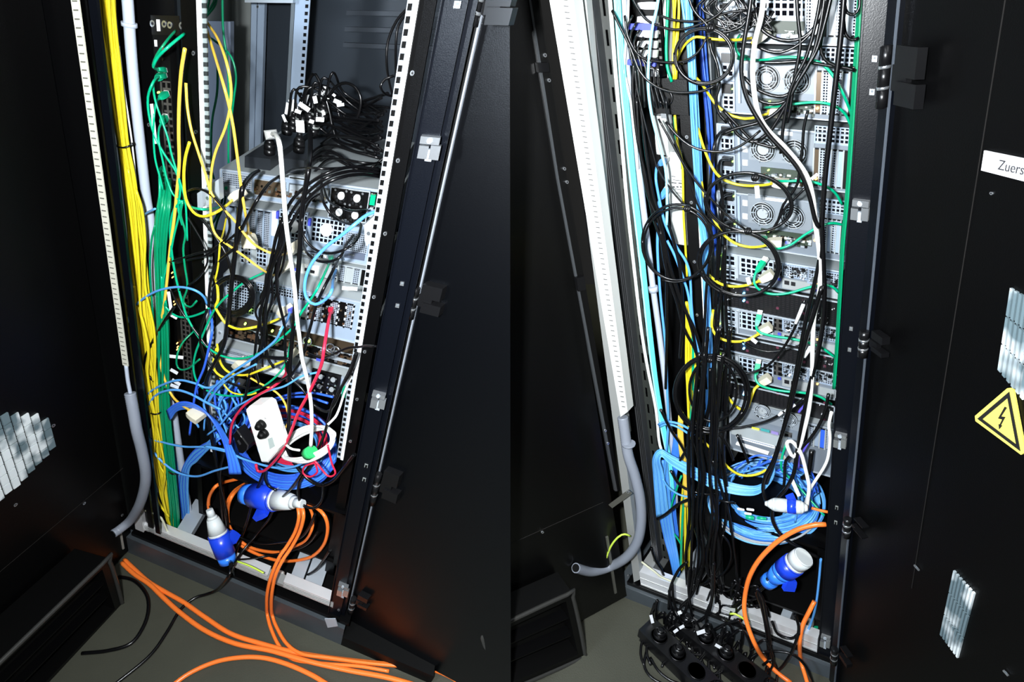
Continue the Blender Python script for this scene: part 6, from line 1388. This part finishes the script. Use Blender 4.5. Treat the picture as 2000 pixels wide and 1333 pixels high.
# black strands falling in the middle column to the floor
for i in range(16):
    u = 1345+i*4.2+random.uniform(-3, 3); b = random.uniform(-14, 14); vt = random.choice([640, 690, 720, 760])
    RC_([(u+14+b*.4, vt), (u+8, vt+70), (u+b*.5, 850), (u+4-b*.5, 930), (u+b*.8, 1010), (u+2-b, 1090), (u-6+b*1.3, 1150+random.uniform(-10, 30))], random.uniform(.0, .07), random.choice([5, 5.5, 6]), BLC, 'black cord in the dark curtain hanging in the middle of the right cabinet', cat='cord', group='curtain of black cords in the right cabinet', name='power_cable')
for p in ([(1250, 200), (1262, 300), (1275, 380), (1290, 430), (1308, 520), (1330, 590), (1355, 640), (1372, 700), (1380, 760)], [(1243, 190), (1250, 290), (1265, 380), (1285, 430), (1300, 500), (1302, 580), (1302, 660), (1300, 760)], [(1238, 120), (1236, 180), (1245, 270), (1262, 350), (1275, 420), (1295, 480), (1322, 560), (1350, 640), (1362, 700)], [(1290, 450), (1300, 520), (1322, 590), (1335, 640), (1360, 690), (1368, 740)], [(1300, 420), (1318, 480), (1330, 540), (1333, 620), (1328, 700)]):
    RC_(p, .07, 6, BLC, 'black cord slanting down from the upright socket strip to the dark curtain', cat='cord', group='black cords slanting from the socket strip', name='power_cable')
for p in ([(1388, 500), (1380, 560), (1376, 640), (1372, 720), (1376, 800)], [(1416, 480), (1416, 560), (1420, 640), (1426, 720), (1418, 800), (1412, 880), (1420, 950)], [(1410, 560), (1402, 640), (1404, 720), (1398, 800), (1405, 880), (1418, 960), (1428, 1040)], [(1290, 800), (1310, 840), (1330, 870), (1345, 900)], [(1328, 900), (1340, 880), (1360, 850), (1400, 848), (1420, 870), (1432, 900)], [(1310, 920), (1325, 945), (1345, 958), (1380, 966), (1405, 964)], [(1284, 1015), (1300, 1005), (1325, 985), (1360, 970)], [(1272, 1070), (1280, 1095), (1292, 1115), (1302, 1138)], [(1440, 850), (1452, 880), (1462, 905)]):
    RC_(p, .04, 5.5, BLC, 'black cord hanging between the light blue strip and the flat servers', cat='cord', group='black cords beside the flat servers', name='power_cable')
# orange and mains plugs
RC_([(1613, 1025, .04), (1590, 1026), (1560, 1034), (1530, 1050), (1505, 1070), (1480, 1098), (1463, 1130), (1455, 1165, 0), (1454, 1195, -.02), (1461, 1225, -.04), (1475, 1260, -.06), (1490, 1285, 'f', .03), (1515, 1312, 'f', .01), (1545, 1335, 'f')], .02, 9, OM, 'orange cable bowing in front of the black box of the right cabinet', name='orange_cable', n=9)
RC_([(1591, 1175, .03), (1578, 1200), (1567, 1225, -.01), (1562, 1255, -.03), (1564, 1290, 'f', .03), (1572, 1318, 'f', .01), (1580, 1345, 'f')], 0, 8, OM, 'orange cable at the right end of the right front rail', name='orange_cable', n=9)
RC_([(1585, 993, .04), (1600, 997), (1618, 1001)], .04, 6, OM, 'short orange cable at the gland of the mains plug on the blue coil', name='orange_cable')
mains(R, (1494, 984, .0), (1578, 993, .0), 'white and blue mains plug lying on the big blue coil', 1, .17)
mains(R, (1571, 1088, .0), (1496, 1140, .0), 'blue mains plug with dark flap in front of the right black box', 2, .17)
RC_([(1501, 1130), (1492, 1146), (1480, 1160), (1488, 1185), (1495, 1215), (1500, 1250), (1502, 1290), (1495, 1320, 'f', .02), (1490, 1345, 'f', .01)], -.01, 8, BLC, 'black cord leaving the blue mains plug over the right front rail', cat='cord', name='power_cable')
RC_([(1603, 1092), (1600, 1130), (1594, 1180), (1585, 1215), (1570, 1250)], .04, 4.6, SKY, 'light blue cable at the right edge inside the right cabinet', name='patch_cable')
for i in range(3): RC_([(1596-i*2, 1225), (1590-i*3, 1245), (1582-i*3, 1262)], .06, 4, GRN, 'dark green cable end in the right corner of the right cabinet base', group='green ends in the right base corner', name='patch_cable')
RC_([(1426, 1200, .01), (1436, 1200), (1450, 1208), (1464, 1218)], .01, 4, YG, 'short yellow and green earth wire at the right front rail', cat='wire', name='earth_wire')
RC_([(1253, 1098, .03), (1262, 1105), (1278, 1117), (1292, 1128), (1314, 1137)], .02, 4.5, MATS['pale earth wire sleeve'], 'pale earth wire in the left base corner of the right cabinet', cat='wire', name='earth_wire')
RC_([(1231, 1048, .0), (1220, 1044), (1207, 1050), (1192, 1070), (1180, 1103, -.04)], -.02, 4, YG, 'green and yellow earth wire behind the grey corrugated tube of the right cabinet', cat='wire', name='earth_wire')
conduit(R, [(1216, 815, -.01), (1221, 850), (1227, 890), (1240, 930), (1250, 975), (1252, 1020), (1244, 1060), (1222, 1090), (1190, 1108), (1155, 1117), (1124, 1110, -.14)], -.03, 20, 'grey corrugated tube curving out over the left door of the right cabinet')
mb = MB(); c = R.hit(1228, 868, -.03); mb.cyl(c-R.U.normalized()*.002, c+R.U.normalized()*.002, .017, .017, CONDUIT); mb.build('tube_collar', bpy.data.objects['flexible_conduit.001'])
# socket strips on the floor ------------------------------------------------------
def floor_strip(u0, v0, u1, v1, label, w=.062, h=.045, n=6):
    p, q = floorpt(u0, v0, 0), floorpt(u1, v1, 0); a = (q-p).normalized(); nrm = Vector((0, 0, 1)).cross(a)
    fr = Frame(p, a, nrm, (0, 0, 1)); ln = (q-p).length; o = thing('power_strip', p+a*ln/2, label, 'power strip')
    mb = MB(); mb.box(fr, 0, ln, -w/2, w/2, .002, h, SATIN); mb.box(fr, -.012, 0, -w/2*.8, w/2*.8, .002, h*.8, SATIN); mb.build('housing', o)
    k = int(ln/.062)
    for i in range(k):
        c = fr.P(.04+i*.062, 0, h); mb = MB(); N_ = 20
        mb.lathe(c, c+Vector((0, 0, .003)), [(0, .024), (1, .022), (1, .019), (0, .018)], SATIN, 20); mb.lathe(c+Vector((0, 0, .0005)), c+Vector((0, 0, .001)), [(0, .018), (1, .001)], DARK, 16); mb.build('outlet', o)
    return fr, ln
f1, l1 = floor_strip(1262, 1240, 1420, 1392, 'black floor socket strip with plugs, nearer to the camera'); f2, l2 = floor_strip(1312, 1215, 1490, 1358, 'black floor socket strip with plugs, nearer to the front rail')
for fr, ln, k, g in ((f1, l1, (0, 1, 3), 1), (f2, l2, (0, 1, 2, 4), 2)):
    for i in k:
        c = fr.P(.04+i*.062, 0, .047); q = c+Vector((0, 0, .03)); o = thing('power_plug', c, 'black plug pushed into a floor socket strip', 'plug', 'black plugs in the floor strips')
        MB().lathe(c, q, [(0, .018), (.5, .018), (.9, .011), (1, .006)], SATIN, 14).build('plug_body', o)
RF = [
 [(1268, 1222), (1285, 1208), (1305, 1206), (1325, 1212), (1340, 1190), (1350, 1150), (1356, 1110)], [(1262, 1262), (1275, 1240), (1295, 1230), (1325, 1230), (1340, 1218)], [(1278, 1272), (1300, 1250), (1325, 1238), (1350, 1222)],
 [(1306, 1190), (1309, 1150), (1325, 1115), (1342, 1098)], [(1307, 1155), (1310, 1180), (1320, 1205), (1335, 1215), (1355, 1214)], [(1313, 1140), (1316, 1175), (1326, 1200), (1345, 1213)],
 [(1347, 1110), (1345, 1150), (1350, 1195), (1356, 1230), (1362, 1270), (1380, 1312), (1386, 1330)], [(1392, 1120), (1390, 1170), (1380, 1200), (1382, 1235), (1400, 1262), (1422, 1285)], [(1394, 1100), (1393, 1150), (1385, 1195), (1368, 1212), (1350, 1228), (1340, 1262)],
 [(1335, 1275), (1360, 1280), (1385, 1278), (1410, 1268), (1430, 1250), (1428, 1225), (1410, 1210)], [(1358, 1278), (1390, 1282), (1415, 1272)], [(1386, 1318), (1405, 1316), (1420, 1305), (1440, 1288), (1448, 1270)],
 [(1445, 1212), (1420, 1218), (1405, 1225), (1380, 1240), (1365, 1250), (1345, 1262)], [(1262, 1275), (1258, 1300), (1268, 1320), (1290, 1335), (1320, 1342)], [(1270, 1285), (1285, 1310), (1310, 1330), (1340, 1340)],
 [(1440, 1210), (1450, 1230), (1446, 1265), (1436, 1290), (1442, 1300)], [(1477, 1150), (1490, 1170), (1498, 1210), (1504, 1250), (1500, 1300), (1492, 1340)], [(1440, 1345), (1452, 1305), (1475, 1280), (1510, 1273), (1545, 1278), (1572, 1300), (1590, 1340)],
 [(1508, 1215), (1520, 1240), (1545, 1248), (1560, 1238)], [(1552, 1200), (1560, 1230), (1548, 1270), (1530, 1300), (1518, 1312)], [(1400, 1130), (1410, 1155), (1425, 1168), (1440, 1155), (1446, 1130)], [(1430, 1185), (1450, 1172), (1470, 1175)], [(1365, 1130), (1350, 1165), (1330, 1185), (1330, 1200)],
 [(1500, 1345), (1503, 1300), (1492, 1275), (1470, 1290), (1462, 1345)], [(1515, 1345), (1518, 1310), (1506, 1290), (1490, 1300)], [(1340, 1140), (1362, 1143), (1380, 1140), (1388, 1128)]]
for i, p in enumerate(RF):
    RC_(p, -.04 if i not in (20, 21, 25) else .02, 5.5, BLC, 'black cord in the knot spilling over the right front rail to the floor strips', cat='cord', group='knot of black cords over the right front rail', name='power_cable')
for (u, v, du, dv, w) in ((1271, 1202, 4, 16, 6), (1268, 1240, 18, -4, 10), (1324, 1199, 7, -3, 7), (1327, 1228, 9, -5, 6), (1340, 1270, 16, 8, 11), (1361, 1238, 16, -5, 8), (1397, 1260, 14, 8, 6), (1415, 1300, 12, -12, 8), (1371, 1316, 8, 3, 7), (1382, 1318, 4, 8, 6), (1311, 1269, 6, -2, 6), (1316, 1236, 8, -6, 6)):
    l = math.hypot(du, dv); nx, ny = -dv/l*w/2, du/l*w/2; q = [(u+nx, v+ny), (u+du+nx, v+dv+ny), (u+du-nx, v+dv-ny), (u-nx, v-ny)]
    f = [R.hit(x, y, -.08) for x, y in q]; b = [R.hit(x, y, -.0785) for x, y in q]; mb = MB(); mb.grid([b, f], LABEL, smooth=False); mb.build('paper_tag', label='white paper tag on a black cord above the floor socket strips', cat='tag', group='white tags above the floor strips')
for (u, v, du, dv, w, l) in ((1478, 363, 2, 24, 9, 'white tag hanging above the third fan pair'), (1545, 934, 16, 36, 7, 'long white tag lying on the big blue coil at the right'), (1585, 350, 12, -10, 6, 'small white tag at the slots of the third tall server')):
    ln = math.hypot(du, dv); nx, ny = -dv/ln*w/2, du/ln*w/2; q = [(u+nx, v+ny), (u+du+nx, v+dv+ny), (u+du-nx, v+dv-ny), (u-nx, v-ny)]
    f = [R.hit(x, y, .03) for x, y in q]; b = [R.hit(x, y, .0315) for x, y in q]; mb = MB(); mb.grid([b, f], LABEL, smooth=False); mb.build('paper_tag', label=l, cat='tag')
# dense cords over the uppermost server
for i in range(12):
    u = random.uniform(1385, 1480); RC_([(u, -20), (u+random.uniform(-30, 30), 15), (u+random.uniform(-20, 40), 40), (u+random.uniform(0, 60), random.uniform(40, 75)), (u+random.uniform(20, 80), random.uniform(0, 40))], .08, 4.6, BLC, 'black cable in the dense web over the uppermost silver server', group='dense web over the uppermost server', name='power_cable')
for i in range(7):
    u = 1236+i*7; RC_([(u, 30+i*14), (u-12, 60+i*12), (u-4+i*2, 110+i*5), (u+6, 160), (u+4+i*3, 210)], .07, 4.2, BLC, 'black cable at the white and blue plugs of the upright socket strip', group='black cables at the upright socket strip', name='power_cable')

for i in range(34):
    u = random.uniform(1270, 1470); v = 1215+(u-1270)*.42+random.uniform(-30, 55); k = random.uniform(-1, 1)
    RC_([(u, v), (u+22*k+6, v-22), (u+44*k, v-8), (u+52*k, v+22), (u+40*k, v+46)], -.05, random.choice([4.4, 5, 5.6]), BLC, 'black cord in the knot spilling over the right front rail to the floor strips', cat='cord', group='knot of black cords over the right front rail', name='power_cable')
for i in range(16):
    u = random.uniform(1400, 1500); v = random.uniform(1130, 1200); k = random.uniform(-1, 1)
    RC_([(u, v), (u+20*k, v+16), (u+48*k, v+12), (u+60*k, v+34)], .02, 4.6, BLC, 'black cord lying in the base behind the right front rail', cat='cord', group='black cords in the right base', name='power_cable')

# ------------------------------------------------------------------ light
def area(name, loc, rot, sx, sy, power, col=(1, 1, 1)):
    l = bpy.data.lights.new(name, 'AREA'); l.shape = 'RECTANGLE'; l.size = sx; l.size_y = sy; l.energy = power; l.color = col
    o = bpy.data.objects.new(name, l); C.objects.link(o); o.location = loc; o.rotation_euler = rot; return o
area('camera_flash', (-.12, -.02, H+.04), (math.pi/2-TH+.12, 0, 0), .06, .04, 30, (.93, .97, 1))
def aim(name, loc, tgt, sx, sy, p, col=(.85, .93, 1)):
    d = Vector(tgt)-Vector(loc); return area(name, loc, d.to_track_quat('-Z', 'Y').to_euler(), sx, sy, p, col)
aim('added_door_light', (-2.15, -.75, 2.0), (-.05, .86, 1.5), .9, .7, 52, (.74, .86, 1))  # unseen light, added so the middle door's top shows a bluish sheen
aim('added_door_light', (2.3, -.25, 2.35), (0, 1.1, 1.5), .9, .6, 85, (1, 1, .93))  # second added light out of view, brightens the right cabinet's left door top
area('ceiling_lamp', (-.5, .1, 2.85), (0, 0, 0), .3, 1.2, 5, (.93, .97, 1))
area('ceiling_lamp', (.5, .1, 2.85), (0, 0, 0), .3, 1.2, 5, (.93, .97, 1))
w = bpy.data.worlds.new('world'); bpy.context.scene.world = w; w.use_nodes = True
w.node_tree.nodes['Background'].inputs[0].default_value = (.7, .8, 1, 1); w.node_tree.nodes['Background'].inputs[1].default_value = .08
vs = bpy.context.scene.view_settings; vs.view_transform = 'Standard'; vs.look = 'None'; vs.gamma = 1; vs.exposure = 0.9
bpy.context.scene.display_settings.display_device = 'sRGB'
